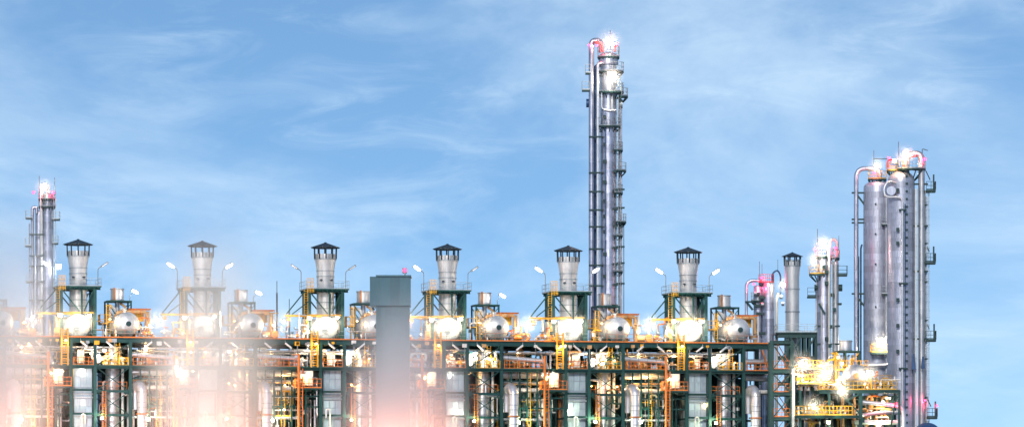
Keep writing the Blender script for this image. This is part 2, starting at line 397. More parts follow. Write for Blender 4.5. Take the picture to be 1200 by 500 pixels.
def make_steam_line():
    t = thing('steam_line', '', 'pipe', group='tan steam lines over the drums')
    z = ZB(373); y = -1.5
    p = pipe('pipe_run', [(U(46, y), y, DK1+3.4), (U(46, y), y, z), (U(78, y), y, z+.12), (U(78, y), y, DK1)], .24, 'tan', t, .45)
    for q in (52, 62, 71):
        MB().tube([(U(q, y)-.06, y, z+.04), (U(q, y)+.06, y, z+.04)], .34, 14).build('flange', 'orange', p, True)
    MB().hbar((U(83, y), y+.6, DK1), (U(83, y), y+.6, z+.4), .22, .22, .03).build('post', 'white', t)
    MB().hbar((U(66, y), y+.6, DK1), (U(66, y), y+.6, z+.0), .18, .18, .03).build('post', 'yellow', t)
    MB().hbar((U(58, y), y+.6, z+.45), (U(84, y), y+.6, z+.45), .22, .24, .03).build('beam', 'orange', t)
    MB().box(U(64, y), U(76, y), y+.8, y+.86, z-1.2, z+.2).build('panel', 'yellow', t)
    MB().box(U(77.5, y), U(82, y), y+.8, y+.86, z-2.9, z+.2).build('panel', 'tan', t)
    b = MB()
    for k in range(8): b.bar((U(77, y), y+.62, DK1+.4+k*.42), (U(83, y), y+.62, DK1+.4+k*.42), .05)
    b.build('rung_rack', 'yellow', t)
    return t
def make_frame():
    """steel frame of one furnace: columns to the ground, two decks, bracing, railings"""
    t = thing('furnace_steelwork', '', 'steel frame', group='green steel frames of the furnaces')
    S = 8.407
    cx = [U(-3.5, YF), U(23.5, YF), U(63, YF)]; xe = U(-77, YF) - .02; pitch = 17.115
    xe = cx[2] - pitch
    for x in cx:
        for y, w_ in ((YF, .42), (YM, .36), (YR, .36)):
            MB().hbar((x, y, 0), (x, y, DK1-.2), w_, w_*.9, .06).build('column', 'green', t)
    for x in (U(-40, YF), U(-58, YF)):
        MB().hbar((x, YM+1, 0), (x, YM+1, DK1-.9), .34, .3, .05).build('column', 'green', t)
        MB().hbar((x, YR, 0), (x, YR, DK2-.2), .34, .3, .05).build('column', 'dark', t)
    MB().hbar((U(-48, YF), YF, DK2), (U(-48, YF), YF, ZB2), .16, .16, .03).build('hanger', 'green', t)
    for y in (YF, YM, YR):
        MB().hbar((xe, y, DK1-.4), (cx[2], y, DK1-.4), .28, .58, .06).build('girder', 'green', t)
        MB().hbar((xe, y, DK2-.22), (cx[2], y, DK2-.22), .28, .38, .05).build('girder', 'green', t)
    for x in cx + [cx[0]-3.4, cx[0]-6.2]:
        MB().hbar((x, YF, DK1-.45), (x, YR, DK1-.45), .25, .6, .05).build('cross_beam', 'green', t)
        MB().hbar((x, YF, DK2-.2), (x, YR, DK2-.2), .22, .34, .05).build('cross_beam', 'green', t)
    d1 = MB().box(xe+.01, cx[2]-.01, YF-.25, YR+.4, DK1-.1, DK1).build('top_deck', 'dark', t)
    MB().box(xe+.01, cx[2]-.01, YF-.31, YF-.26, DK1-.03, DK1+.13).build('toe_board', 'orange', d1)
    railing(d1, [(xe+.1, YF-.28, DK1), (cx[2]-.1, YF-.28, DK1)], 1.1, 'galv', False, .035, 1.5, toe=False)
    railing(d1, [(xe+.1, YR+.3, DK1), (cx[2]-.1, YR+.3, DK1)], 1.1, 'yellow', False, .045, 1.5)
    d2 = MB().box(xe+.01, cx[2]-.01, YF-.35, YR, DK2-.03, DK2+.03).build('lower_deck', 'dark', t)
    MB().box(xe+.01, cx[2]-.01, YF-.40, YF-.355, DK2-.1, DK2+.08).build('toe_board', 'green', d2)
    railing(d2, [(cx[0]-8.7, YF-.33, DK2), (cx[0]-3.0, YF-.33, DK2)], 1.12, 'orange', False, .075, .75)
    railing(d2, [(cx[0]+.3, YF-.33, DK2), (cx[1]-.3, YF-.33, DK2)], 1.12, 'orange', False, .075, .62)
    railing(d2, [(cx[1]+1.2, YF-.33, DK2), (cx[2]-.3, YF-.33, DK2)], 1.12, 'yellow', False, .075, .7)
    railing(d2, [(cx[0]-8.7, YM+.4, DK2), (cx[2], YM+.4, DK2)], 1.12, 'yellow', False, .07, .8)
    for z in (ZB1, ZB2, ZB2-3.4):
        MB().hbar((cx[1], YF, z), (cx[2], YF, z), .25, .34, .05).build('beam', 'green', t)
        MB().hbar((cx[0], YF, z+.15), (cx[1], YF, z+.15), .22, .28, .05).build('beam', 'green', t)
        MB().hbar((cx[1], YM, z), (cx[2], YM, z), .22, .3, .05).build('beam', 'green', t)
        MB().hbar((xe, YM, z), (cx[0], YM, z), .2, .26, .05).build('beam', 'dark', t)
        for x in cx: MB().hbar((x, YF, z), (x, YR, z), .2, .28, .05).build('beam', 'green', t)
    for rel in (-66, -56, -36, -20):
        x = U(rel, YF); MB().hbar((x, YF+.35, ZB2-6), (x, YF+.35, DK2-.4), .2, .2, .04).build('hanger', 'green', t)
    for z in (ZB(450), ZB(469), ZB(481)): MB().hbar((xe, YF+.5, z), (cx[0], YF+.5, z), .16, .2, .03).build('beam', 'green', t)
    ladder(t, U(-46, YF), YF+.2, ZB2-5, DK2, 'yellow', cage=False); ladder(t, U(50, YF), YF+.9, DK2, DK1-.3, 'yellow', cage=False); ladder(t, U(33, YF), YF-.35, ZB2-5, ZB1, 'orange', cage=False)
    railing(d2, [(cx[1]+.4, YF+.6, ZB1+.18), (cx[2]-.4, YF+.6, ZB1+.18)], 1.1, 'orange', False, .06, .7, toe=False); railing(d2, [(xe+.3, YF+1.0, ZB(478)), (cx[0]-3.6, YF+1.0, ZB(478))], 1.1, 'yellow', False, .06, .8, toe=False)
    for a, c in ((-66, -56), (-36, -20)): MB().bar((U(a, YF), YF+.6, ZB(469)), (U(c, YF), YF+.6, ZB(450)), .1).build('brace', 'green', t)
    for za, zb in ((DK2-.3, ZB1+.1), (ZB1-.1, ZB2+.1), (ZB2-.1, ZB2-3.3)):
        for s in (0, 1):
            a, c = (cx[1]+.25, cx[2]-.25) if s else (cx[2]-.25, cx[1]+.25)
            MB().bar((a, YF+.02+.14*s, za), (c, YF+.02+.14*s, zb), .15, .11).build('brace', 'green', t)
            MB().bar((a, YM+.02+.14*s, za), (c, YM+.02+.14*s, zb), .13, .1).build('brace', 'green', t)
    MB().bar((cx[1]+.3, YF+.05, DK2+.1), (cx[2]-.3, YF+.05, DK1-.9), .17, .13).build('brace', 'green', t)
    MB().bar((cx[1]+.3, YM+.05, DK1-.9), (cx[2]-.3, YM+.05, DK2+.1), .15, .12).build('brace', 'green', t)
    # yellow ladder between the decks, orange caged landing below
    b = MB(); x0, x1 = U(-14, YF-.4), U(-7, YF-.4)
    for x in (x0, x1): b.bar((x, YF-.55, DK2), (x, YF-.55, DK1+1.2), .2, .1)
    for k in range(14): b.bar((x0, YF-.55, DK2+.25+k*.34), (x1, YF-.55, DK2+.25+k*.34), .1, .09)
    b.build('ladder', 'yellow', t)
    zl = ZB(460); x0, x1 = U(-33, YF), U(-4.5, YF)
    lp = MB().box(x0, x1, YF-1.2, YF+2, zl-.2, zl).build('landing', 'green', t)
    railing(lp, [(x0, YF+.4, zl), (x0, YF-1.15, zl), (x1, YF-1.15, zl)], 1.25, 'orange', False, .07, .6)
    b = MB()
    for k in range(3): b.bar((x0+.2+k*1.3, YF-1.0, zl-.3), (x0+.2+k*1.3, YF+1.5, zl-.3), .14, .2)
    b.build('bracket', 'green', t)
    return t
def make_casing():
    """panelled convection casing between two columns of a furnace"""
    t = thing('furnace_casing', '', 'casing', group='panelled casings of the furnaces')
    y = YF+.9; xa, xb = U(-1, y), U(19.5, y)
    bd = MB().box(xa, xb, y+.05, YR-1, 0, DK2-.4).build('body', 'panel', t)
    zt = [ (ZB(438.5), ZB(449)), (ZB(449.4), ZB(460.5)), (ZB(473.5), ZB(482)), (ZB(482.4), ZB(491)), (ZB(496), ZB(505)), (ZB(505.4), ZB(515)) ]
    n = 3; wd = (xb-xa)/n
    for za, zb in zt:
        for k in range(n):
            q = MB(); x0, x1 = xa+k*wd+.04, xa+(k+1)*wd-.04
            q.box(x0, x1, y-.06, y+.05, zb+.03, za-.03); q.build('panel', 'panel', t)
    for z in (ZB(463), ZB(468), ZB(472), ZB(493.5)):
        MB().box(xa-.1, xb+.1, y-.22, y+.04, z-.1, z+.1).build('stiffener', 'galv', t)
    MB().box(xb+.02, xb+.55, y-.1, y+2, 0, DK2-.4).build('corner_post', 'dark', t)
    return t
def make_gooseneck():
    t = thing('gooseneck_duct', '', 'duct', group='insulated goosenecks before the frames')
    y = YF-1.6; x = U(77, y); z = ZB(452); r = .68
    P = fillet([(x, y, 0), (x, y, z-.75), (x-.35, y+2.6, z-.75+.0), (x-.4, y+6.5, z-.7)], 1.5, 8)
    P = [(x, y, 0), (x, y, z-1.9)] + [(x-.25*(1-cos(a)), y+1.15*(1-cos(a)), z-1.9+1.2*sin(a)) for a in [pi*k/10 for k in range(1, 11)]] + [(x-.5, y+2.3, z-4)]
    o = MB().tube(P, r, 24).build('duct', 'pipe', t, True)
    for y_ in (466, 478, 483.5, 492, 500):
        MB().lathe([(r+.004, -.05), (r+.035, -.05), (r+.035, .05), (r+.004, .05)], 24, (x, y, ZB(y_))).build('cladding_joint', 'galv', o, True)
    MB().lathe([(r+.02, -.09), (r+.14, -.09), (r+.14, .09), (r+.02, .09)], 24, (x, y, ZB(491))).build('pipe_clamp', 'rust', t, True)
    MB().bar((x-.9, y+.4, ZB(491)), (x+.9, y+.4, ZB(491)), .2).build('support_beam', 'green', t)
    MB().bar((x, y, ZB(491)), (x, y+1.7, ZB(491)), .2).build('support_beam', 'green', t)
    return t
def make_riser():
    t = thing('orange_riser', '', 'ladder', group='orange risers on the frame fronts')
    y = YF-1.5; x = U(-28, y); z = ZB(421)
    pipe('post', [(x, y, 0), (x, y, z)], .17, 'orange', t, flanges=3.2)
    b = MB().tube([(x+.55, y, 0), (x+.55, y, ZB(438))], .07, 8); k = 24.
    while k < ZB(440): b.bar((x, y, k), (x+.55, y, k), .06); k += .42
    b.build('ladder', 'orange', t)
    return t
def make_duct():
    """vertical silver flue ducts behind the cross bracing"""
    t = thing('flue_duct', '', 'duct', group='vertical ducts behind the cross bracing')
    y = YF+3; x = U(41, y); r = .95
    o = MB().lathe([(r, 0), (r, DK2-.6), (r*.8, DK2+.4), (r*.8, DK1-1.2)], 32, (x, y, 0)).build('shell', 'cladwarm', t, True)
    for k in range(9):
        MB().lathe([(r+.004, -.05), (r+.04, -.05), (r+.04, .05), (r+.004, .05)], 32, (x, y, 23.5+k*1.15)).build('cladding_joint', 'galv', o, True)
    pipe('side_pipe', [(x+1.35, y-.3, 0), (x+1.35, y-.3, DK2+1.0), (x+1.35, y+2, DK2+1.0)], .2, 'white', t)
    return t
def make_box():
    """dark ribbed radiant box of a furnace at the back of the frame"""
    t = thing('radiant_box', '', 'furnace box', group='dark furnace boxes behind the frames')
    y = YR-2.5; xa, xb = U(-75, y), U(-12, y)
    MB().box(xa, xb, y, y+5, 0, DK2-.8).build('body', 'dark', t)
    for k in range(9):
        x = xa+.2+(xb-xa-.4)*k/8; MB().hbar((x, y-.12, 0), (x, y-.12, DK2-.8), .18, .24, .03).build('rib', 'green', t)
    for z in (24.5, 27.2, 30.4): MB().box(xa-.05, xb+.05, y-.3, y-.01, z-.1, z+.1).build('rail', 'galv', t)
    xs, xt = U(-77, y+3), U(62, y+3); n = 16
    for k in range(n):
        if k in (4, 11): continue
        x0 = xs+(xt-xs)*k/n; q = MB().box(x0+.03, x0+(xt-xs)/n-.03, y+3, y+3.08, DK2, DK1-.9).build('screen_panel', ('dark', 'green', 'dark', 'panel')[k*7 % 4], t)
    xa, xb = U(24, y), U(62, y)
    MB().box(xa, xb, y+.4, y+5, 0, DK1-1.6).build('body', 'dark', t)
    for k in range(6):
        x = xa+.2+(xb-xa-.4)*k/5; MB().hbar((x, y+.28, 0), (x, y+.28, DK1-1.6), .18, .24, .03).build('rib', 'green', t)
    return t
def make_header(rel0, rel1, y_photo, y, r, m, drop=0.4, end='down', name='header_pipe', group=''):
    t = thing(name, '', 'pipe', group=group)
    za = ZB(y_photo); x0, x1 = U(rel0, y), U(rel1, y)
    pts = [(x0, y, za+drop), (x1, y, za)]
    if end == 'down': pts += [(x1+.05, y, za-3.2), (x1+.1, y+1.5, za-3.4)]
    if end == 'back': pts += [(x1, y+4, za)]
    o = pipe('pipe_run', pts, r, m, t, r*3, 16)
    k = x0 + .8
    while k < x1 - r*3.2:
        MB().tube([(k-.04, y, za+drop*(x1-k)/(x1-x0)), (k+.04, y, za+drop*(x1-k)/(x1-x0))], r+.03, 16).build('cladding_joint', 'galv', o, True); k += 1.25
    for k in (.2, .62):
        x = x0+(x1-x0)*k; MB().bar((x, y, za+drop*(1-k)-r), (x, y, za+drop*(1-k)-r-.5), .2).build('pipe_shoe', 'green', t)
    return t
PROTO = [
    (make_stack(), 'silver furnace stack under a dark rain cap, {o} of six {f}'),
    (make_tower(), 'green braced steel tower and platform round the {o} stack {f}'),
    (make_fan(), 'white round fan casing with manhole at foot of {o} stack {f}'),
    (make_drum(), 'silver round ended drum with manhole beside the {o} stack {f}'),
    (make_silencer(), 'grey open cylinder on small green platform beside the {o} stack {f}'),
    (make_steam_line(), 'tan steam pipe with yellow panel frame beside the {o} stack {f}'),
    (make_frame(), 'green two deck steel frame under the {o} stack {f}'),
    (make_casing(), 'pale blue panelled casing below the {o} stack {f}'),
    (make_gooseneck(), 'silver insulated gooseneck duct before the {o} furnace frame {f}'),
    (make_riser(), 'orange riser post with rungs before the {o} furnace frame {f}'),
    (make_duct(), 'round silver duct behind cross bracing of the {o} furnace {f}'),
    (make_box(), 'dark ribbed furnace box at back of the {o} frame {f}'),
    (make_header(-77, -26, 427, YF+.9, .33, 'pipe', .55, 'down', group='silver headers just above the lower deck'), 'silver pipe sloping to an elbow over lower deck, {o} furnace {f}'),
    (make_header(-77, -27, 442, YF+1.8, .52, 'pipe', 0, 'back', group='thick headers just under the lower deck'), 'thick silver header pipe under the lower deck, {o} furnace {f}'),
    (make_header(-77, -30, 460, YF+1.2, .30, 'white', 0, 'back', group='pale headers level with the orange landings'), 'pale header pipe level with orange landing, {o} furnace {f}'),
    (make_header(-77, -24, 494, YF+.6, .18, 'pipe', 0, 'back', group='thin headers low on the frames'), 'thin header pipe low on the frame of the {o} furnace {f}'),
]
index()
for i in range(6):
    for o, lab in PROTO:
        c = o if i == 5 else copy_tree(o)
        c.location.x = BX[i]; c['label'] = lab.format(o=ORD[i], f=FROM)
# the bay that the picture cuts at its edge: drum, silencer, line, frame and pipes only
for k, (o, lab) in enumerate(PROTO):
    if k in (3, 4, 5, 6, 8, 10, 11):
        c = copy_tree(o); c.location.x = BX[0] - 17.115
        c['label'] = lab.format(o='end', f='past the pale column').replace('the end stack', 'the end furnace')


def make_link():
    """short end bay of the row, between the sixth furnace and the stair tower"""
    t = thing('link_steelwork', 'short green end bay carrying the decks on from the sixth furnace to the stair tower', 'steel frame')
    xa, xb = U(63, YF)+.02, U(96, YF)
    for y in (YF, YM, YR): MB().hbar((xb-.3, y, 0), (xb-.3, y, DK1-.2), .5, .45, .06).build('column', 'green', t)
    for y in (YF, YM, YR):
        MB().hbar((xa, y, DK1-.5), (xb, y, DK1-.5), .28, .58, .06).build('girder', 'green', t); MB().hbar((xa, y, DK2-.22), (xb, y, DK2-.22), .28, .38, .05).build('girder', 'green', t)
    d1 = MB().box(xa, xb, YF-.25, YR+.4, DK1-.1, DK1).build('top_deck', 'dark', t); MB().box(xa, xb, YF-.31, YF-.26, DK1-.03, DK1+.13).build('toe_board', 'orange', d1)
    railing(d1, [(xa+.1, YF-.28, DK1), (xb-.1, YF-.28, DK1)], 1.1, 'galv', False, .035, 1.5, toe=False)
    d2 = MB().box(xa, xb, YF-.35, YR, DK2-.03, DK2+.03).build('lower_deck', 'dark', t); railing(d2, [(xa+.3, YF-.33, DK2), (xb-.3, YF-.33, DK2)], 1.12, 'orange', False, .075, .62)
    for z in (ZB1, ZB2): MB().hbar((xa, YM, z), (xb, YM, z), .22, .3, .05).build('beam', 'green', t)
    MB().bar((xb-.4, YF-.1, DK2+.1), (xb-1.4, YF-.1, DK1-.9), .3, .2).build('brace', 'rust', t)
    b = MB().box(xa, xb-.5, YR-3, YR-.5, 0, DK2-.6).build('back_screen', 'dark', t)
    t.location.x = BX[5]
make_link()
for rel1, yp, y, r, m, lab in ((93, 425, YF+.9, .36, 'pipe', 'silver header pipe above the lower deck of the short end bay'), (94, 443, YF+1.8, .5, 'pipe', 'thick silver header pipe below the lower deck of the short end bay'), (93, 460, YF+1.2, .3, 'white', 'pale header pipe behind the gooseneck of the short end bay')):
    o = make_header(66, rel1, yp, y, r, m, 0, 'back'); o.location.x = BX[5]; o['label'] = lab; o.pop('group', None)
# ------------------------------------------------------------------ loose plant on the decks: valves, cabinets, risers
CN = {'pipe': 'silver', 'white': 'white', 'green': 'green', 'rust': 'rusty', 'dark': 'dark', 'tan': 'tan', 'galv': 'grey', 'yellow': 'yellow', 'orange': 'orange'}
EL = {0: '', .8: 'with elbow ', -.8: 'with elbow ', .7: 'with elbow ', -.7: 'with elbow '}
def valve(p, s, m, label, group):
    t = thing('valve', label, 'valve', p, rnd.uniform(-.5, .5), group)
    b = MB().tube([(0,0,0), (0,0,s*.8)], s*.16, 10).build('stem', 'pipe', t, True)
    MB().lathe([(s*.14, -.28*s), (s*.34, -.2*s), (s*.36, .15*s), (s*.18, .28*s)], 14, (0,0,s*.75)).build('body', m, t, True)
    MB().lathe([(s*.05, s*1.0), (s*.05, s*1.25), (s*.34, s*1.25), (s*.34, s*1.31), (s*.05, s*1.32)], 14).build('handwheel', rnd.choice(['dark', 'orange', 'galv']), t, True)
    MB().tube([(-s*.6, 0, s*.75), (s*.6, 0, s*.75)], s*.15, 10).build('pipe_stub', 'pipe', t, True)
    return t
def cabinet(p, w_, h_, m, label, group):
    t = thing('instrument_cabinet', label, 'cabinet', p, 0, group)
    MB().box(-w_/2, w_/2, 0, .4, .35, .35+h_).build('body', m, t)
    d = MB().box(-w_/2+.05, w_/2-.05, -.04, 0, .4, .3+h_).build('door', m, t)
    MB().box(w_/2-.16, w_/2-.11, -.08, -.04, .35+h_*.4, .35+h_*.6).build('handle', 'dark', d)
    for x in (-w_/2+.06, w_/2-.06): MB().box(x-.04, x+.04, .1, .3, 0, .35).build('leg', 'galv', t)
    return t
def riser(x, y, z0, z1, r, m, label, group, elbow=0):
    t = thing('process_pipe', label, 'pipe', (x, y, 0), 0, group)
    pts = [(0,0,z0), (0,0,z1)]
    if elbow: pts.append((elbow, .2, z1)); pts.append((elbow, .2, z1-1.2))
    pipe('pipe_run', pts, r, m, t, r*3, 10, 2.6)
    return t
for i in range(-1, 6):
    X = BX[0] + 17.115*i
    o = 'of the %s furnace %s' % (ORD[i], FROM) if i >= 0 else 'past the pale column'
    for k in range(9):
        rel = rnd.uniform(-72, 60); y = rnd.uniform(YF+.8, YM-1)
        valve((X+U(rel, y), y, DK2+.03), rnd.uniform(.8, 1.5), m := rnd.choice(['white', 'galv', 'tan', 'white', 'yellow']),
              CN[m] + ' hand wheel valve on the lower deck ' + o, CN[m] + ' valves on the lower deck, bay %d' % (i+2))
    for k in range(6):
        rel = rnd.uniform(-74, -30); y = rnd.uniform(YF+.7, YM+2)
        valve((X+U(rel, y), y, DK1), rnd.uniform(.6, 1.2), m := rnd.choice(['orange', 'tan', 'white']),
              CN[m] + ' small valve on the top deck ' + o, CN[m] + ' valves on the top deck, bay %d' % (i+2))
    for k in range(3):
        rel = (26, 6, -55)[k] + rnd.uniform(-4, 4); y = YF+1.0+k
        cabinet((X+U(rel, y), y, DK2+.03), rnd.uniform(.7, 1.2), rnd.uniform(1.1, 1.9), ['white', 'white', 'tan'][k],
                ['tall pale instrument cabinet beside the diagonal brace ', 'pale instrument cabinet over the blue casing ', 'tan instrument cabinet by the sloping header '][k] + o, None)
    cabinet((X+U(-17, YF-.6), YF-.6, ZB(460)), 1.25, 2.0, 'white', 'white cabinet on the orange railed landing ' + o, None)
    for k in range(15):
        rel = -74 + 62*k/14 + rnd.uniform(-2, 2); y = rnd.uniform(YF+2.2, YR-3.2)
        riser(X+U(rel, y), y, 0, rnd.choice([ZB1, DK2-.4, DK2-.6, ZB(450)]) + rnd.uniform(-.3, .3), rnd.uniform(.07, .22),
              m := rnd.choice(['pipe', 'white', 'green', 'green', 'rust', 'pipe', 'dark']), '%s upright pipe %sbelow lower deck ' % (CN[m], EL[e := rnd.choice([0, 0, .8, -.8])]) + o,
              '%s upright pipes %sbelow the lower deck, bay %d' % (CN[m], EL[e], i+2), e)
    for k in range(9):
        rel = -72 + 130*k/8 + rnd.uniform(-4, 4); y = rnd.uniform(YF+1.5, YM+3)
        riser(X+U(rel, y), y, DK2, DK1-.9 + rnd.uniform(-.5, .1), rnd.uniform(.06, .2), m := rnd.choice(['pipe', 'white', 'green', 'tan', 'pipe']),
              '%s short pipe %sbetween the decks ' % (CN[m], EL[e := rnd.choice([0, .7, -.7, 0])]) + o, '%s pipes %sbetween the decks, bay %d' % (CN[m], EL[e], i+2), e)
    rel = rnd.uniform(0, 12); y = YF-.3
    riser(X+U(rel, y), y, 20, ZB(rnd.uniform(482, 492)), .11, 'white', 'white hooked pipe stub before blue casing ' + o, None, rnd.choice([-.5, .5]))

def small_bore(o, lo, hi, r, m, label, group, n=4):
    """thin pipe with several bends inside the box lo..hi (world offsets from o)"""
    t = thing('small_bore_pipe', label, 'pipe', o, 0, group)
    p = [rnd.uniform(lo[k], hi[k]) for k in range(3)]; p[2] = lo[2]; pts = [tuple(p)]; ax = 2
    for k in range(n):
        if ax == 2: p[2] = rnd.uniform(lo[2]+(hi[2]-lo[2])*.3, hi[2]) if k % 2 == 0 else rnd.uniform(lo[2], hi[2])
        elif ax == 0: p[0] = min(hi[0], max(lo[0], p[0] + rnd.choice([-1, 1])*rnd.uniform(.6, 2.6)))
        else: p[1] = rnd.uniform(lo[1], hi[1])
        if sum((a-b)**2 for a, b in zip(p, pts[-1])) > .1: pts.append(tuple(p))
        ax = rnd.choice([0, 0, 1]) if ax == 2 else 2
    if len(pts) < 2: pts.append((pts[0][0], pts[0][1], hi[2]))
    run = pipe('pipe_run', pts, r, m, t, r*3, 8)
    a = Vector(pts[0]); b = Vector(pts[1]); q = a.lerp(b, .6); d = (b-a).normalized()
    MB().tube([q-d*.22, q+d*.22], r*2.2, 8).build('valve_body', rnd.choice(['tan', 'white', 'galv', 'yellow', 'dark']), run, True)
    return t
for i in range(-1, 6):
    X = BX[0] + 17.115*i
    o = 'of the %s furnace %s' % (ORD[i], FROM) if i >= 0 else 'past the pale column'
    for k in range(16):
        m = rnd.choice(['white', 'tan', 'pipe', 'yellow', 'pipe', 'white', 'green']); c = rnd.uniform(-68, 58)
        small_bore((X+U(c, YF+2), YF+.6, DK2), (-1.6, 0, 0), (1.6, 4.5, 2.7), rnd.uniform(.06, .15), m, CN[m]+' thin bent pipe between the decks '+o, CN[m]+' thin pipes between the decks, bay %d' % (i+2))
    for k in range(18):
        m = rnd.choice(['white', 'pipe', 'pipe', 'green', 'green', 'green', 'yellow', 'dark']); c = rnd.uniform(-72, -8) if k < 13 else rnd.uniform(24, 62)
        small_bore((X+U(c, YF+1), YF+.3, 23), (-1.6, 0, 0), (1.6, 6, 9), rnd.uniform(.07, .17), m, CN[m]+' thin bent pipe below the decks '+o, CN[m]+' thin pipes below the decks, bay %d' % (i+2), 6)
    for k in range(13):
        m = rnd.choice(['white', 'tan', 'yellow', 'tan', 'orange', 'pipe']); c = rnd.choice([rnd.uniform(24, 48), rnd.uniform(66, 88), rnd.uniform(-34, -20)])
        if i == 5 and c > 80: c -= 30
        small_bore((X+U(c, -2), -4.5, DK1), (-1.0, 0, 0), (1.0, 6, rnd.uniform(1.6, 4.2)), rnd.uniform(.06, .14), m, CN[m]+' thin bent pipe on the top deck '+o, CN[m]+' thin pipes on the top deck, bay %d' % (i+2))
    # straight runs across the bay
    for k, (zz, y, r, m) in enumerate(((DK1-1.35, YF+1.4, .13, 'pipe'), (DK1-1.7, YF+2.6, .09, 'white'), (DK2+2.3, YF+4, .2, 'pipe'), (DK2-1.9, YF+2.4, .12, 'tan'), (ZB(452), YF+2.8, .16, 'pipe'), (ZB(470), YF+2.0, .1, 'white'), (ZB(478), YF+3.4, .18, 'green'), (ZB(486), YF+1.6, .12, 'pipe'))):
        zz += rnd.uniform(-.25, .25); x0 = X + U(-77, YF) + rnd.uniform(0, 3); x1 = X + (U(-6, YF) if k > 2 else U(60, YF)) - rnd.uniform(0, 3)
        t = thing('straight_pipe', ['upper silver', 'upper white', 'middle silver', 'thin tan', 'lower silver', 'lower white', 'lower green', 'lowest silver'][k]+' straight pipe run in the bay '+o, 'pipe', (x0, y, zz))
        pr = MB().tube([(0, 0, 0), (x1-x0, 0, 0)], r, 10).build('pipe_run', m, t, True)
        for q in range(4):
            f = (x1-x0)*(q+.5)/4+rnd.uniform(-.6, .6); MB().tube([(f-.06, 0, 0), (f+.06, 0, 0)], r*1.45, 10).build('flange', 'galv', pr, True)
    for k in range(9):
        t = thing('junction_box', rnd.choice(['grey', 'small']) + ' junction box on the top deck girder ' + o, 'junction box', (X+U(rnd.uniform(-74, 60), YF), YF-.22, DK1-rnd.uniform(.35, .8)), 0, 'junction boxes on the girder, bay %d' % (i+2))
        w_ = rnd.uniform(.15, .35); MB().box(-w_, w_, -.12, .08, -w_*.8, w_*.8).build('body', m := rnd.choice(['galv', 'white', 'tan', 'dark', 'yellow']), t); t['label'] = CN[m] + ' junction box on the top deck girder ' + o; t['group'] = CN[m] + ' boxes on the girder, bay %d' % (i+2)
        MB().bar((0, -.03, -w_*.8), (0, -.03, -w_*.8-rnd.uniform(.5, 2.2)), .06).build('conduit', 'galv', t)
    for k in range(4):
        t = thing('strip_light', 'white slanted strip light under the deck ' + o, 'lamp', (X+U((-60, -38, 8, 42)[k]+rnd.uniform(-4, 4), YF), YF-.3, DK1-.9), 0, 'strip lights under the top deck, bay %d' % (i+2))
        q = rnd.choice([-1, 1]); MB().tube([(-.45*q, 0, .35), (.45*q, 0, -.35)], .13, 10).build('tube', 'lamp_off', t, True); MB().bar((-.45*q, 0, .3), (-.45*q, .1, .75), .05).build('bracket', 'galv', t)
    # caged ladder and yellow gate beside the drum
    t = thing('deck_ladder', 'yellow caged ladder beside the drum '+o, 'ladder', (X+U(34+rnd.uniform(-3, 3), -4), -4, DK1))
    ladder(t, 0, 0, 0, rnd.uniform(3.6, 4.8), 'yellow')
    if rnd.random() < .75:
        t = thing('pump_skid', 'pump skid on deck by the hoist '+o, 'pump', (X+U(rnd.uniform(-66, -52), -3), -3, DK1))
        MB().box(-1.2, 1.2, -.5, .5, 0, .25).build('base_plate', 'green', t); MB().tube([(-1, 0, .75), (.1, 0, .75)], .42, 16).build('motor', rnd.choice(['tan', 'orange', 'white']), t, True)
        MB().lathe([(.5, -.2), (.62, 0), (.5, .2)], 16, (.75, 0, .8), 'y').build('pump_casing', 'rust', t, True); MB().tube([(.75, 0, 1.2), (.75, 0, 2.1)], .16, 10).build('outlet', 'pipe', t, True)

# ------------------------------------------------------------------ columns (distillation towers) behind and beside the row
class Site:
    """local frame of one thing: x along the picture, y away from the viewer, origin on the ground"""
    def __init__(s, px, dep):
        s.px, s.dep, s.S = px, dep, F/(D0+dep); s.xy = at(px, dep)
    def x(s, px, y=0): return (px - s.px)/s.S
    def z(s, py): return CZ + (YH - py)/s.S
    def m(s, d): return d/s.S
    def root(s, name, label, cat, group=None): return thing(name, label, cat, (*s.xy, 0), -TH, group)
    def world(s, px, py, y=0):
        x = s.x(px); z = s.z(py)
        return (s.xy[0] + x*RV[0] + y*DV[0], s.xy[1] + x*RV[1] + y*DV[1], z)
def shell(s, t, px, r_px, y_top, y_low=515, dome=.5, m='clad', course=1.15, y0=0, skirt=None, name='shell'):
    r = s.m(r_px); zt = s.z(y_top); x = s.x(px); zl = s.z(y_low)
    prof = [(r, 0), (r, zt - r*dome)] + [(r*cos(a), zt - r*dome + r*dome*sin(a)) for a in [pi/2*k/8 for k in range(1, 8)]] + [(.02, zt)]
    o = MB().lathe(prof, 48, (x, y0, 0)).build(name, m, t, True)
    b = None; z = zl; k = 0
    while z + course < zt - r*dome:
        if b is None:
            b = MB().lathe([(r+.004, .03), (r+.03, .03), (r+.03, course-.02), (r+.036, course-.02), (r+.036, course), (r+.004, course)], 48).build('cladding_band', m, o, True)
            b.location = (x, y0, z)
        else: share(b, (x, y0, z), o)
        z += course; k += 1
    return o
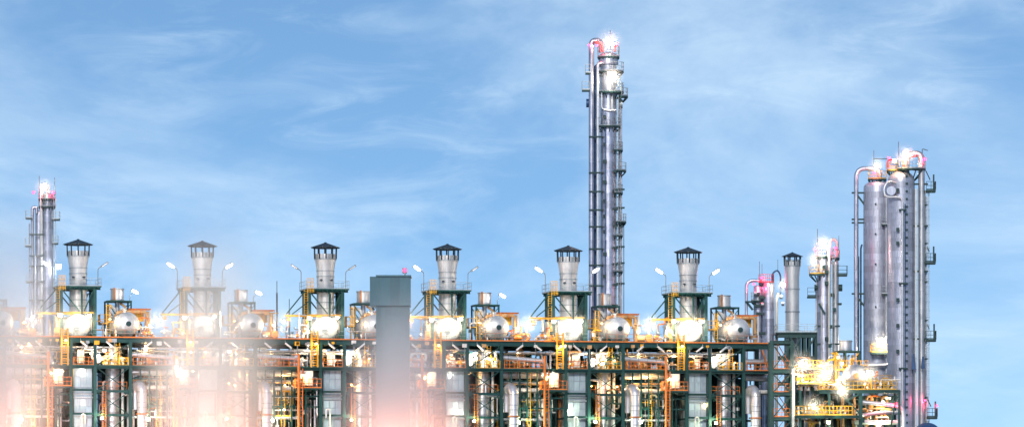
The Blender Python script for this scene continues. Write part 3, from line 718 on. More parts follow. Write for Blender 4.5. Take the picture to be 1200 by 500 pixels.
def arc_platform(s, t, px, y, r0, r1, a0, a1, m='dark', rail='galv', y0=0, h=1.15):
    """platform round part of a shell; angles in degrees, -90 faces the viewer"""
    x = s.x(px); z = s.z(y); n = max(4, int((a1-a0)/15)); A = [R(a0 + (a1-a0)*k/n) for k in range(n+1)]
    b = MB(); ri, ro = s.m(r0), s.m(r1)
    for a in A: b.v += [(x+q*cos(a), y0+q*sin(a), z+dz) for q in (ri, ro) for dz in (-.22, 0)]
    for k in range(n):
        i, j = 4*k, 4*k+4
        b.f += [(i+1, i+3, j+3, j+1), (i, j, j+2, i+2), (i+2, j+2, j+3, i+3), (i, i+1, j+1, j)]
    b.f += [(0, 2, 3, 1), (4*n+1, 4*n+3, 4*n+2, 4*n)]
    p = b.build('platform', m, t)
    railing(p, [(x+ro*.98*cos(a), y0+ro*.98*sin(a), z) for a in A], h, rail, False, .05, 1.0)
    for a in A[::2]: MB().bar((x+ro*.95*cos(a), y0+ro*.95*sin(a), z-.25), (x+ri*cos(a), y0+ri*sin(a), z-.25-(ro-ri)*.9), .12).build('bracket', m, p)
    return p
def clip(s, t, x0, x1, y, yy=0, m='dark', th=.22):
    return MB().box(s.x(x0), s.x(x1), yy-.3, yy+.3, s.z(y)-th/2, s.z(y)+th/2).build('pipe_guide', m, t)
def spipe(s, t, pts, r_px, m='pipe', bend=None, name='side_pipe', joints=True):
    P = [(s.x(p[0]), (p[2] if len(p) > 2 else 0), s.z(p[1])) for p in pts]
    r = s.m(r_px); o = pipe(name, P, r, m, t, bend or r*3, 16)
    if joints and r > .12:
        b = None
        for a, c in zip(P, P[1:]):
            if abs(a[0]-c[0])+abs(a[1]-c[1]) < .01 and abs(a[2]-c[2]) > 6:
                z0, z1 = max(min(a[2], c[2]), s.z(515))+.5, max(a[2], c[2])-4*r; z = z0
                while z < z1:
                    if b is None:
                        b = MB().lathe([(r+.003, -.04), (r+.03, -.04), (r+.03, .04), (r+.003, .04)], 16).build('cladding_joint', m, o, True); b.location = (a[0], a[1], z)
                    else: share(b, (a[0], a[1], z), o)
                    z += 1.6
    return o
def mast(s, t, px, y0, y1, r=.05, name='antenna'): return MB().tube([(s.x(px), 0, s.z(y0)), (s.x(px), 0, s.z(y1))], r, 6).build(name, 'lampbody', t)
def nozzle(s, t, px, py, r_px, y0, ln, m='clad', name='nozzle'):
    r = s.m(r_px); x, z = s.x(px), s.z(py)
    o = MB().lathe([(r*.2, -ln-.1), (r*1.15, -ln-.1), (r*1.15, -ln+.12), (r*.85, -ln+.12), (r*.85, 0)], 24, (x, y0, z), 'y').build(name, m, t, True)
    return o
def side_disc(s, t, px, py, r_px, m='dark', y0=0, w_=.25, name='manhole'):
    x, z, r = s.x(px), s.z(py), s.m(r_px)
    return MB().tube([(x-w_, y0, z), (x+w_, y0, z)], r, 20).build(name, m, t, True)
GB = 0
# --- tallest column
s = Site(713, 40); t = s.root('distillation_column', 'tallest silver column with overhead pipe and lit top, behind the fifth stack', 'column')
shell(s, t, 713, 9.3, 62, dome=.35)
MB().lathe([(s.m(9.5), s.z(357)), (s.m(9.5), s.z(343.5))], 48).build('lower_band', 'tan', t, True)
MB().lathe([(s.m(11), s.z(358.5)), (s.m(11), s.z(356.8))], 48).build('base_ring', 'green', t, True)
MB().lathe([(s.m(11.5), s.z(76)), (s.m(11.5), s.z(68)), (s.m(10), s.z(64)), (s.m(4), s.z(61.5))], 48).build('top_head', 'clad', t, True)
spipe(s, t, [(693, 505, -.6), (693, 48, -.6), (704.5, 48, -.3), (704.5, 62, 0)], 3.2, 'clad', 1.1, 'overhead_pipe')
spipe(s, t, [(700.6, 505, -.9), (700.6, 75, -.9), (711, 75, -1.0)], 2.0, 'pipe', .5)
spipe(s, t, [(697.6, 505, .5), (697.6, 78, .5), (704, 76, .5)], 2.3, 'navy', .6)
spipe(s, t, [(726, 505, .6), (726, 110, .6)], 1.5, 'clad')
spipe(s, t, [(728.2, 505), (728.2, 122)], .9, 'clad')
spipe(s, t, [(705, 106, -1.3), (705, 128, -1.3), (712, 131, -1.35), (722, 130, -1.3)], 1.1, 'pipe', .3)
spipe(s, t, [(717, 106, -1.3), (717, 131, -1.3)], 1.2, 'white', .3)
arc_platform(s, t, 713, 67, 9, 13, -185, 20, 'dark', 'galv', h=1.5)
arc_platform(s, t, 715, 84, 9, 16, -175, 30, 'dark', 'galv', h=1.3)
arc_platform(s, t, 715, 108, 9, 16, -175, 40, 'dark', 'galv', h=1.3)
arc_platform(s, t, 721, 113, 9, 15, -60, 30, 'dark', 'galv')
arc_platform(s, t, 713, 148, 9, 15, -175, 20, 'dark', 'galv')
for y, x0, x1 in ((106, 682, 691), (86, 686, 692)):
    q = MB().box(s.x(x0), s.x(x1), -1, .4, s.z(y)-.2, s.z(y)).build('platform', 'dark', t)
    railing(q, [(s.x(x1), -1, s.z(y)), (s.x(x0), -1, s.z(y)), (s.x(x0), .4, s.z(y))], 1.2, 'galv', False, .06)
for y in (148, 158, 200, 222, 243.5, 263, 289, 308, 332):
    clip(s, t, 690, 706, y+3, -.9) if y > 150 else None
    if y > 190: clip(s, t, 716, 732, y, -.2); MB().box(s.x(719), s.x(724), -1.4, -.6, s.z(y+3), s.z(y+.5)).build('junction_box', 'dark', t)
for y in (200, 260): 
    q = arc_platform(s, t, 720, y, 8, 14, -80, 10, 'dark', 'galv')
side_disc(s, t, 689, 121, 5, 'navy'); side_disc(s, t, 727.5, 122, 5.4, 'galv')
for y in range(130, 350, 9): MB().box(s.x(724.4), s.x(725.6), -.9, -.5, s.z(y+2), s.z(y)).build('ladder_clip', 'dark', t)
ladder(t, s.x(724.5), -.4, 20, s.z(84), 'galv')
mast(s, t, 715.3, 60, 36)
for k in range(6): MB().bar((s.x(704+3.6*k), -1.0, s.z(358)), (s.x(704+3.6*k+(2 if k % 2 else -2)), -1.0, s.z(372)), .18).build('skirt_brace', 'tan', t)
# red painted overhead valves
spipe(s, t, [(697, 51, -1.3), (705, 51.5, -1.3), (706, 62, -1.2)], 1.5, 'red', .5, 'relief_pipe')
spipe(s, t, [(720, 62, -1), (720, 55, -1), (723.5, 55, -1)], 1.2, 'red', .3, 'relief_pipe')
for y in (176, 226, 276, 318): arc_platform(s, t, 717, y, 9, 13, -75, 20)
for y in (136, 168, 188, 212, 234, 252, 270, 296, 322): MB().box(s.x(706.5), s.x(708.5+(y % 3)), -1.5, -1.1, s.z(y+4), s.z(y)).build('junction_box', 'dark', t)
spipe(s, t, [(709, 505, -1.3), (709, 150, -1.3)], .5, 'navy'); spipe(s, t, [(731, 505), (731, 250)], .5, 'lampbody')
T1 = s
# --- slender pale column
s = Site(56, 120); t = s.root('distillation_column', 'slender pale column with two red beacons, behind the first stack', 'column')
shell(s, t, 56, 6.6, 226, dome=.5); shell(s, t, 45.5, 4.6, 246, dome=.5, name='side_vessel', y0=.8)
spipe(s, t, [(38, 505), (38, 243), (43, 243), (43, 250)], 1.9, 'clad', .8, 'overhead_pipe')
spipe(s, t, [(49, 505, -.8), (49, 216, -.8), (56, 216, -.4), (56, 228)], 1.6, 'white', .7, 'overhead_pipe')
spipe(s, t, [(34.5, 505), (34.5, 262)], .8, 'clad'); spipe(s, t, [(42, 505, -1.1), (42, 300, -1.1)], 1.1, 'pipe')
arc_platform(s, t, 55, 233, 6, 10, -185, 10); arc_platform(s, t, 55, 242, 6, 10, -185, 10)
for x0, x1, y in ((30.5, 38, 255.5), (30, 37, 288), (62, 70, 257), (62, 68, 285), (31, 38, 330)):
    q = MB().box(s.x(x0), s.x(x1), -1, .6, s.z(y)-.2, s.z(y)).build('platform', 'dark', t)
    e = x0 if x0 < 50 else x1
    railing(q, [(s.x(x1+x0-e), -1, s.z(y)), (s.x(e), -1, s.z(y)), (s.x(e), .6, s.z(y))], 1.15, 'galv', False, .06)
for y in (275, 300, 312, 330, 352, 372): clip(s, t, 35, 52, y, -.8)
ladder(t, s.x(63.5), -.3, 20, s.z(233), 'galv'); mast(s, t, 64, 232, 208); mast(s, t, 46, 232, 206)
T2 = s
# --- pair of broad columns at the end of the plant
s = Site(1028, 45); t = s.root('distillation_column', 'broad silver column with pink overhead pipe, behind the wider twin', 'column')
shell(s, t, 1028, 16, 212, dome=.5, course=.9, m='vessel')
spipe(s, t, [(1003.2, 515, -.3), (1003.2, 197.5, -.3), (1031, 197.5, 0), (1031, 214, 0)], 2.7, 'clad', 1.4, 'overhead_pipe')
spipe(s, t, [(1009, 515, .5), (1009, 290, .5), (1010.5, 286, .5)], 1.0, 'navy'); spipe(s, t, [(1006.6, 515, .3), (1006.6, 300, .3)], .5, 'dark')
arc_platform(s, t, 1028, 210, 4, 11, -190, 10, 'dark', 'yellow')
for y in (226, 257, 261, 344): clip(s, t, 998, 1014, y, -.2)
for y in (226, 345): MB().bar((s.x(1004), -.3, s.z(y+2)), (s.x(1013), -.3, s.z(y+14)), .25).build('pipe_bracket', 'dark', t)
for y, k in ((240, 0), (275, 0), (310, 0), (360, 0)): nozzle(s, t, 1025, y, .9, -1.95, .3, 'dark')
for x, y, wd in ((1036, 264, 8), (1036, 345, 8)):
    q = MB().box(s.x(x-wd/2), s.x(x+wd/2), -3, -1.7, s.z(y)-.2, s.z(y)).build('platform', 'dark', t)
    railing(q, [(s.x(x-wd/2), -1.8, s.z(y)), (s.x(x-wd/2), -3, s.z(y)), (s.x(x+wd/2), -3, s.z(y))], 1.1, 'galv', False, .06)
q = MB().box(s.x(1019), s.x(1042), -3.6, -1.7, s.z(413.5)-.3, s.z(413.5)).build('platform', 'dark', t)
railing(q, [(s.x(1019), -1.8, s.z(413.5)), (s.x(1019), -3.6, s.z(413.5)), (s.x(1042), -3.6, s.z(413.5))], 1.15, 'yellow', False, .07, .7)
spipe(s, t, [(1041, 408, -3.0), (1041, 428, -3.0), (998, 429, -3.0)], 1.7, 'pipe', .8)
spipe(s, t, [(1037.5, 515, -2.2), (1037.5, 230, -2.2)], 1.4, 'cladwarm')
mast(s, t, 1024, 200, 176); 
q = MB().bar((s.x(1023), 0, s.z(186)), (s.x(1040), 0, s.z(186)), .12).build('antenna_arm', 'dark', t)
T3a = s
s = Site(1056, 32); t = s.root('distillation_column', 'wider silver column with ladder clips and twin pale pipes, tallest of the end pair', 'column')
shell(s, t, 1056, 15.8, 200, dome=.75, course=.9, m='vessel')
arc_platform(s, t, 1068, 198, 3, 17, -200, 20, 'dark', 'galv'); arc_platform(s, t, 1045, 200, 1, 6, -190, 10, 'dark', 'yellow')
spipe(s, t, [(1079.6, 515, -.6), (1079.6, 180, -.6), (1062, 181, -.3), (1062, 202, 0)], 3.8, 'cladwarm', 1.0, 'overhead_pipe')
spipe(s, t, [(1072.8, 515, -1.2), (1072.8, 222, -1.2)], 1.5, 'white'); spipe(s, t, [(1085.5, 515), (1085.5, 230)], .9, 'pipe')
spipe(s, t, [(1056, 515, -2.5), (1056, 233, -2.5), (1046, 232, -2.5), (1036, 232, -2.5), (1034, 222, -2.4), (1040, 213, -2.3), (1050, 216, -1.6)], 1.25, 'pipe', .7)
spipe(s, t, [(1059.4, 515, -2.3), (1059.4, 240, -2.3)], .6, 'navy')
nozzle(s, t, 1043, 225, 4.6, -1.2, 1.5, 'vessel')
for k in range(34): MB().box(s.x(1061)-.08, s.x(1062.2)+.08, -2.12, -1.7, s.z(207+9*k)-.12, s.z(207+9*k)+.12).build('ladder_clip', 'dark', t)
for y in (216, 247, 265, 318, 333, 397, 432): clip(s, t, 1069, 1087, y, -.6) if y in (265, 318, 397, 216) else clip(s, t, 1052, 1061, y, -2.4)
for x0, x1, y in ((1085, 1096, 223), (1084, 1096, 307), (1084, 1096.5, 397.5), (1086, 1098, 488)):
    q = MB().box(s.x(x0), s.x(x1), -1, 1, s.z(y)-.3, s.z(y)).build('platform', 'dark', t)
    railing(q, [(s.x(x0), -1, s.z(y)), (s.x(x1), -1, s.z(y)), (s.x(x1), 1, s.z(y))], 1.2, 'dark', False, .07, .8)
    MB().bar((s.x(x1)-.3, -1, s.z(y)), (s.x(x1)-.3, -1, s.z(y)+2.2), .22).build('davit_post', 'dark', q)
    MB().bar((s.x(x0), 0, s.z(y)+2.8), (s.x(x0+5), 0, s.z(y)+1.5), .14).build('stair_rail', 'dark', q)
for y in range(240, 480, 45): MB().box(s.x(1083), s.x(1087.5), -.3, .1, s.z(y)-.1, s.z(y)+.1).build('pipe_guide', 'dark', t)
ladder(t, s.x(1086.5), .3, 20, s.z(223), 'galv')
for x, y0, y1 in ((1069.5, 415, 433), (1080.5, 418, 432)):
    b = MB(); b.v = [(s.x(x-2.5), -2.4, s.z(y1)), (s.x(x+2.5), -2.4, s.z(y1)), (s.x(x+1), -2.4, s.z(y0)), (s.x(x-1), -2.4, s.z(y0))]; b.v += [(a, c+.5, d) for a, c, d in b.v]
    b.f = [(0,1,2,3),(7,6,5,4),(0,4,5,1),(1,5,6,2),(2,6,7,3),(3,7,4,0)]; b.build('pipe_gusset', 'navy', t)
arc_platform(s, t, 1048, 262, 4, 8, -150, -20); 
mast(s, t, 1053, 198, 166); spipe(s, t, [(1081, 200, .5), (1081, 174, .5), (1087.5, 176, .5)], .5, 'lampbody', .2, 'davit', False)
spipe(s, t, [(1058, 198, -1.2), (1058, 186, -1.2), (1072, 183, -1.2)], 1.6, 'red', .3, 'relief_pipe'); spipe(s, t, [(1040, 197, -1), (1040, 188, -1), (1048, 188, -1)], 1.1, 'red', .3, 'relief_pipe')

for y in (222, 268, 284, 350, 380, 410): MB().box(s.x(1049), s.x(1052.5), -2.6, -2.2, s.z(y+4), s.z(y)).build('junction_box', 'dark', t)
T3 = s
# --- shorter twin column beside the plain stack
s = Site(966, 38); t = s.root('distillation_column', 'mid height column with curved top pipe and lit head beside the end stack', 'column')
shell(s, t, 965.5, 8, 301, dome=.3); shell(s, t, 979, 3.6, 306, dome=.4, m='cladwarm', name='side_vessel', y0=-.3)
spipe(s, t, [(971.2, 505, -1.2), (971.2, 288, -1.2), (974, 280.5, -.8), (979, 280.5, -.5), (981, 286, -.4), (981, 306, -.3)], 1.7, 'white', .8, 'overhead_pipe')
spipe(s, t, [(956.5, 505, -.2), (956.5, 330, -.2)], .8, 'pipe'); spipe(s, t, [(962, 505, -1.2), (962, 355, -1.2)], .8, 'cladwarm')
arc_platform(s, t, 966, 300.5, 4, 11, -190, 10); arc_platform(s, t, 976, 302, 3, 8, -190, 10); arc_platform(s, t, 960, 321, 4, 12, -180, -60, 'dark', 'yellow')
for x0, x1, y in ((981, 992.5, 321.5), (946, 956, 347), (982, 986, 355)):
    q = MB().box(s.x(x0), s.x(x1), -1, .8, s.z(y)-.25, s.z(y)).build('platform', 'dark', t)
    if x1-x0 > 9: railing(q, [(s.x(x0), -1, s.z(y)), (s.x(x1), -1, s.z(y)), (s.x(x1), .8, s.z(y))], 1.2, 'dark', False, .06)
for y in (312, 318, 331, 345, 362, 382, 396, 404): MB().box(s.x(963+(y*7 % 13)), s.x(967+(y*7 % 13)), -1.6, -1, s.z(y+3), s.z(y-1)).build('junction_box', 'dark', t)
for y in (382, 403): clip(s, t, 956, 984, y, -.6)
side_disc(s, t, 985, 337, 4, 'dark'); side_disc(s, t, 956.5, 337, 3.8, 'dark')
ladder(t, s.x(975), -.9, 20, s.z(302), 'galv'); mast(s, t, 958, 298, 268); mast(s, t, 983, 300, 276, .04)
MB().bar((s.x(959), -1.3, s.z(356)), (s.x(966), -1.3, s.z(368)), .3).build('stair', 'dark', t)
T4 = s
# --- small pink lit vessels
s = Site(893, 30); t = s.root('reactor_vessel', 'pair of short vessels with pink overhead pipe beside the sixth drum', 'vessel')
shell(s, t, 888.5, 5.2, 334, dome=.4, m='clad'); shell(s, t, 900.5, 6.6, 331, dome=.2, m='clad', name='side_vessel', y0=-.6)
spipe(s, t, [(874.6, 505), (874.6, 328.5), (893, 328.5), (893, 335)], 1.8, 'clad', 1.0, 'overhead_pipe')
spipe(s, t, [(909.8, 505, -.6), (909.8, 350, -.6), (912, 343, -.6)], 1.8, 'white', .6); spipe(s, t, [(905, 334, -.4), (905, 320, -.4), (911, 316, -.4), (914.5, 322, -.4), (914.5, 345, -.4)], 1.0, 'navy', .6)
arc_platform(s, t, 898, 331, 3, 9, -190, 10, 'dark', 'red'); arc_platform(s, t, 888, 352, 3, 8, -180, 0)
for y in (343, 347, 357, 366, 389): MB().box(s.x(883+(y*5 % 7)), s.x(890+(y*5 % 7)), -1.4, -.7, s.z(y+3), s.z(y)).build('junction_box', 'dark', t)
clip(s, t, 873, 890, 353.5, -.4); MB().bar((s.x(875), -.4, s.z(354)), (s.x(882), -.4, s.z(363)), .3).build('pipe_bracket', 'dark', t)
for x, y in ((885, 344), (893, 357), (915, 348), (917, 356)): side_disc(s, t, x, y, 2.6, 'galv', -1.2, .2)
mast(s, t, 890, 330, 306, .04); mast(s, t, 893, 330, 309, .04); mast(s, t, 911.5, 318, 304, .04)
T5 = s
# --- plain stack on its own green frame
s = Site(928.5, 25); t = s.root('plain_stack', 'straight silver stack with dark rain cap beside the mid height column', 'stack')
r = s.m(8); z = s.z
sh = MB().lathe([(r, 0), (r, z(325)), (s.m(9.3), z(311)), (s.m(9.3), z(306.5)), (s.m(9), z(306.5)), (s.m(8.8), z(308))], 40).build('shell', 'stack', t, True)
for y in (311.5, 338.5, 365, 392): MB().lathe([(r+.004, -.06), (r+.11, -.06), (r+.11, .06), (r+.004, .06)] if y > 320 else [(s.m(9.3)+.004, -.06), (s.m(9.9), -.06), (s.m(9.9), .06), (s.m(9.3)+.004, .06)], 40, (0,0,z(y))).build('ring_band', 'galv', sh, True)
MB().lathe([(s.m(12.6), z(300.6)), (s.m(12.8), z(300.2)), (.15, z(295.8)), (.02, z(295))], 8).build('rain_cap', 'cap', t)
for k in range(8):
    a = 2*pi*(k+.3)/8; MB().bar((s.m(9.5)*cos(a), s.m(9.5)*sin(a), z(311)), (s.m(10)*cos(a), s.m(10)*sin(a), z(300.4)), .2, .1).build('cap_post', 'cap', t)
for k in range(8):
    a = 2*pi*(k+.8)/8; MB().bar((s.m(9.6)*cos(a), s.m(9.6)*sin(a), z(311)), (s.m(9.9)*cos(a), s.m(9.9)*sin(a), z(304)), .26, .06, (cos(a), sin(a), 0)).build('collar_rib', 'galv', sh)
t = s.root('stack_tower', 'green steel frame with railed platform round the straight end stack', 'steel tower')
zp = z(390); x0, x1 = s.x(909), s.x(956.5)
q = MB().box(x0, x1, -3, 4, zp-.15, zp).build('platform', 'green', t); railing(q, [(x0, -3, zp), (x1, -3, zp), (x1, 4, zp), (x0, 4, zp)], 1.15, 'galv', True, .05)
for px in (922, 936, 942, 948, 955):
    for y in (-2.5, 3): MB().hbar((s.x(px), y, 0), (s.x(px), y, zp-.15), .4, .36, .05).build('column', 'green', t)
for zz in (zp-.5, z(420), z(450)): MB().hbar((x0+.2, -2.7, zz), (x1-.2, -2.7, zz), .3, .55, .05).build('beam', 'green', t)
for a, c in (((924, 394), (936, 418)), ((938, 394), (932, 408)), ((942, 418), (954, 394))): MB().bar((s.x(a[0]), -2.9, z(a[1])), (s.x(c[0]), -2.9, z(c[1])), .2).build('brace', 'green', t)
T7 = s

# ------------------------------------------------------------------ stair tower that closes the row
s = Site(914.5, 0); t = s.root('stair_tower', 'green braced stair tower with orange landings between furnace row and stack', 'stair tower')
z = s.z; xa, xb = s.x(903), s.x(927)
for x in (xa, xb):
    for y in (-3, 1.5): MB().hbar((x, y, 0), (x, y, z(400)), .5, .45, .06).build('column', 'green', t)
for y in (402, 435.5, 462, 491, 520):
    for yy in (-3, 1.5): MB().hbar((xa, yy, z(y)), (xb, yy, z(y)), .28, .42 if y != 435.5 else .6, .05).build('beam', 'green', t)
    for x in (xa, xb): MB().hbar((x, -3, z(y)), (x, 1.5, z(y)), .24, .36, .05).build('beam', 'green', t)
    q = MB().box(xa+.2, xb-.2, -2.8, 1.3, z(y)+.21, z(y)+.27).build('landing', 'dark', t)
    if y > 410: railing(q, [(xa+.3, -2.9, z(y)+.27), (xb-.3, -2.9, z(y)+.27)], 1.15, 'orange', False, .07, .6)
for k, (a, c) in enumerate(((405, 433), (439, 460), (465, 489), (494, 517))):
    MB().bar((xa+.2, -3.05, z(a)), (xb-.2, -3.05, z(c)), .18, .13).build('brace', 'green', t); MB().bar((xb-.2, -3.2, z(a)), (xa+.2, -3.2, z(c)), .18, .13).build('brace', 'green', t)
    p, r_ = ((xa+.5, -1, z(c)+.2), (xb-.6, -1, z(a)-.2)) if k % 2 else ((xb-.5, -1, z(c)+.2), (xa+.6, -1, z(a)-.2))
    st = MB().bar(p, r_, .9, .16).build('stair_flight', 'rust', t)
    for yy in (-1.5, -.5): MB().bar((p[0], yy, p[2]+1), (r_[0], yy, r_[2]+1), .06).build('handrail', 'orange', st)
st = MB().bar((s.x(928), -2.4, z(438)), (s.x(957), -2.4, z(461)), .9, .5).build('stair_flight', 'green', t)
for yy in (-2.9, -1.9): MB().bar((s.x(928), yy, z(428)), (s.x(957), yy, z(451)), .07).build('handrail', 'yellow', st)
MB().box(s.x(955), s.x(966), -3, -1, z(462), z(458)).build('landing', 'green', t)
s = Site(929.6, -6); t = s.root('process_pipe', 'tall white upright pipe on the outer face of the stair tower', 'pipe')
spipe(s, t, [(929.6, 700), (929.6, 432)], 1.7, 'white')

# ------------------------------------------------------------------ end unit: drum, silencer, decks and pipes before the broad columns
s = Site(990, -4); t = s.root('end_steelwork', 'low green frame with yellow railed decks before the broad columns', 'steel frame'); z = s.z
for px in (936, 1006.5, 1051.5, 970):
    for y in (-4, 5): MB().hbar((s.x(px), y, 0), (s.x(px), y, z(458)), .5 if px > 1000 and px < 1010 else .32, .4, .06).build('column', 'green', t)
q = MB().box(s.x(958), s.x(1052), -4.4, 6, z(457.5)-.1, z(457.5)).build('upper_deck', 'green', t)
MB().hbar((s.x(958), -4.2, z(460)), (s.x(1053), -4.2, z(460)), .3, .4, .05).build('beam', 'green', t)
railing(q, [(s.x(958), -4.3, z(457.5)), (s.x(1048), -4.3, z(457.5))], 1.2, 'yellow', False, .08, .6); railing(q, [(s.x(958), 5.8, z(457.5)), (s.x(1050), 5.8, z(457.5))], 1.2, 'yellow', False, .08, .6)
q = MB().box(s.x(930), s.x(1003), -5.4, 4, z(487.5)-.1, z(487.5)).build('lower_deck', 'green', t)
MB().hbar((s.x(930), -5.2, z(489.5)), (s.x(1006), -5.2, z(489.5)), .28, .34, .05).build('beam', 'green', t)
railing(q, [(s.x(930), -5.35, z(487.5)), (s.x(996), -5.35, z(487.5))], 1.25, 'yellow', False, .09, .5)
q = MB().box(s.x(934), s.x(962), -2, 4, z(450)-.1, z(450)).build('side_deck', 'green', t); railing(q, [(s.x(934), -2, z(450)), (s.x(962), -2, z(450))], 1.3, 'yellow', False, .09, .5)
q = MB().box(s.x(936), s.x(966), 0, 5, z(432)-.1, z(432)).build('side_deck', 'green', t); railing(q, [(s.x(936), 0, z(432)), (s.x(966), 0, z(432))], 1.2, 'yellow', False, .09, .5)
for a, c in (((985, 464), (1004, 484)), ((1049, 462), (1042, 498)), ((1006, 462), (990, 470))): MB().bar((s.x(a[0]), -4.3, z(a[1])), (s.x(c[0]), -4.3, z(c[1])), .2).build('brace', 'green', t)
for y in (474.5, 498): MB().hbar((s.x(1006), 5, z(y)), (s.x(1052), 5, z(y)), .25, .3, .05).build('beam', 'green', t)
b = MB().box(s.x(960), s.x(1050), 3.5, 6, 0, z(462)); b.build('back_screen', 'dark', t)
s = Site(1001, -4); t = s.root('steam_drum', 'copper lit drum on the low end frame before the broad columns', 'drum')
r = s.m(13.5); xc, zc = s.x(1001), s.z(441)
b = MB().lathe([(r, -3), (r, 4)], 40, (xc, 0, zc), 'y').build('shell', 'pipe', t, True)
hd = MB().lathe([(.03, -.85), (.5, -.82), (.95, -.62), (1.3, -.36), (1.5, -.15), (r, 0)], 40, (xc, -3, zc), 'y').build('front_head', 'cladwarm', t, True)
MB().lathe([(r, 0), (1.0, .7), (.05, .85)], 40, (xc, 4, zc), 'y').build('rear_head', 'pipe', t, True)
for k in range(6): MB().lathe([(r+.003, -.05), (r+.04, -.05), (r+.04, .05), (r+.003, .05)], 40, (xc, -2.9+k*1.2, zc), 'y').build('ring_band', 'galv', b, True)
MB().lathe([(.05, -.15), (.42, -.12), (.42, 0), (.3, .02), (.3, .35)], 20, (xc, -3.95, zc), 'y').build('manhole', 'tan', hd, True)
for y in (-2, 2.6): MB().box(xc-1.2, xc+1.2, y-.2, y+.2, s.z(457.4), zc-1.0).build('saddle', 'green', t)
s = Site(991, 0); t = s.root('vent_silencer', 'copper lit open cylinder on a yellow frame above the end drum', 'silencer'); z = s.z; r = s.m(7.3)
q = MB().lathe([(r, z(411)), (r, z(398.5)), (r-.08, z(398.5)), (r-.1, z(400))], 32).build('drum_body', 'cladwarm', t, True)
for y in (410, 399.3): MB().lathe([(r+.004, -.06), (r+.08, -.06), (r+.08, .06), (r+.004, .06)], 32, (0,0,z(y))).build('ring_band', 'galv', q, True)
q = MB().box(s.x(978), s.x(1007), -2, 2, z(412.5), z(411.2)).build('platform', 'green', t)
for px in (979, 990, 1006):
    for y in (-1.8, 1.8): MB().hbar((s.x(px), y, z(457)), (s.x(px), y, z(412.5)), .24, .24, .04).build('leg', 'green' if px > 980 else 'yellow', t)
for a, c in (((980, 414), (989, 430)), ((1005, 414), (993, 430))): MB().bar((s.x(a[0]), -1.9, z(a[1])), (s.x(c[0]), -1.9, z(c[1])), .15).build('brace', 'yellow', t)
q = MB().box(s.x(978), s.x(1016), -2.2, 2, z(434.5), z(433.6)).build('landing', 'tan', t); railing(q, [(s.x(978), -2.2, z(433.6)), (s.x(1016), -2.2, z(433.6))], 1.25, 'yellow', False, .09, .5)
for k in range(4): spipe(s, t, [(983+5*k, 457, -.5), (983+5*k, 418+3*(k % 2), -.5), (987+4*k, 416, -.2)], 1.0+.3*(k % 2), ['white', 'tan', 'pipe', 'yellow'][k], .4, 'vent_pipe', False)
for k, (pts, rp, m, lab) in enumerate((
    ([(1009, 471.5, -3), (1045, 475, -3), (1056, 478, -3), (1057.5, 486, -3), (1057.5, 600, -3)], 2.6, 'pipe', 'silver pipe sloping through the end frame to an outer elbow'),
    ([(1004, 487.5, -3.4), (1030, 483.5, -2), (1058, 482.5, 2)], 2.3, 'pipe', 'silver pipe rising across the end frame under the upper deck'),
    ([(1000, 480, -1), (1026, 478, -1), (1042, 480, 0)], 1.1, 'tan', 'thin tan pipe between two silver pipes in the end frame'),
    ([(1000, 495, -3), (1050, 495, -3)], 2.6, 'white', 'white pipe low across the end frame'))):
    s = Site(1028, -4); t = s.root('header_pipe', lab, 'pipe'); spipe(s, t, pts, rp, m, .9, 'pipe_run', False)
    x0, x1 = pts[0], pts[1]
    MB().box(s.x(x0[0]+6)-.15, s.x(x0[0]+6)+.15, x0[2]-.2, x0[2]+.2, s.z(x0[1]+8), s.z(x0[1]+2)).build('pipe_shoe', 'green', t)
s = Site(1083, 20); t = s.root('storage_sphere', 'dark blue domed vessel top at the foot of the broad columns', 'vessel')
q = MB().lathe([(s.m(16), 0), (s.m(16), s.z(510))] + [(s.m(16)*cos(a), s.z(510)+s.m(14)*sin(a)) for a in [pi/2*k/8 for k in range(1, 8)]] + [(.05, s.z(496))], 40, (0,-6,0)).build('shell', 'navy', t, True)
MB().lathe([(s.m(2), s.z(498)), (s.m(2), s.z(494.5)), (s.m(3), s.z(494.4)), (s.m(3), s.z(493.8))], 16, (0,-6,0)).build('nozzle', 'galv', t, True)
s0 = Site(965, -2)
for k in range(26):
    px = rnd.uniform(938, 1002); lv = rnd.choice([487.5, 457.5, 457.5, 450]) if px < 962 else rnd.choice([487.5, 457.5])
    valve(s0.world(px, lv, rnd.uniform(-2.5, 2)), rnd.uniform(.7, 1.4), m := rnd.choice(['yellow', 'white', 'tan', 'orange', 'galv']), CN[m] + ' hand wheel valve on the yellow railed decks of the end frame', CN[m] + ' valves on the end frame')
for k in range(22):
    px = rnd.uniform(934, 1050); w_ = s0.world(px, 480, rnd.uniform(-1, 4)); riser(w_[0], w_[1], 0, s0.z(rnd.choice([452, 462, 464, 470]) if px < 1000 else 464), rnd.uniform(.08, .24), m := rnd.choice(['white', 'pipe', 'green', 'tan', 'dark']), CN[m] + ' upright process pipe inside the low end frame', CN[m] + ' upright pipes in the end frame', rnd.choice([0, .8, -.8]))
for k in range(12):
    w_ = s0.world(rnd.uniform(936, 966), 440, rnd.uniform(0, 4)); riser(w_[0], w_[1], s0.z(457), s0.z(rnd.uniform(418, 440)), rnd.uniform(.08, .2), m := rnd.choice(['white', 'tan', 'yellow', 'pipe']), CN[m] + ' upright pipe below the straight end stack', CN[m] + ' pipes below the end stack', rnd.choice([0, .6, -.6]))

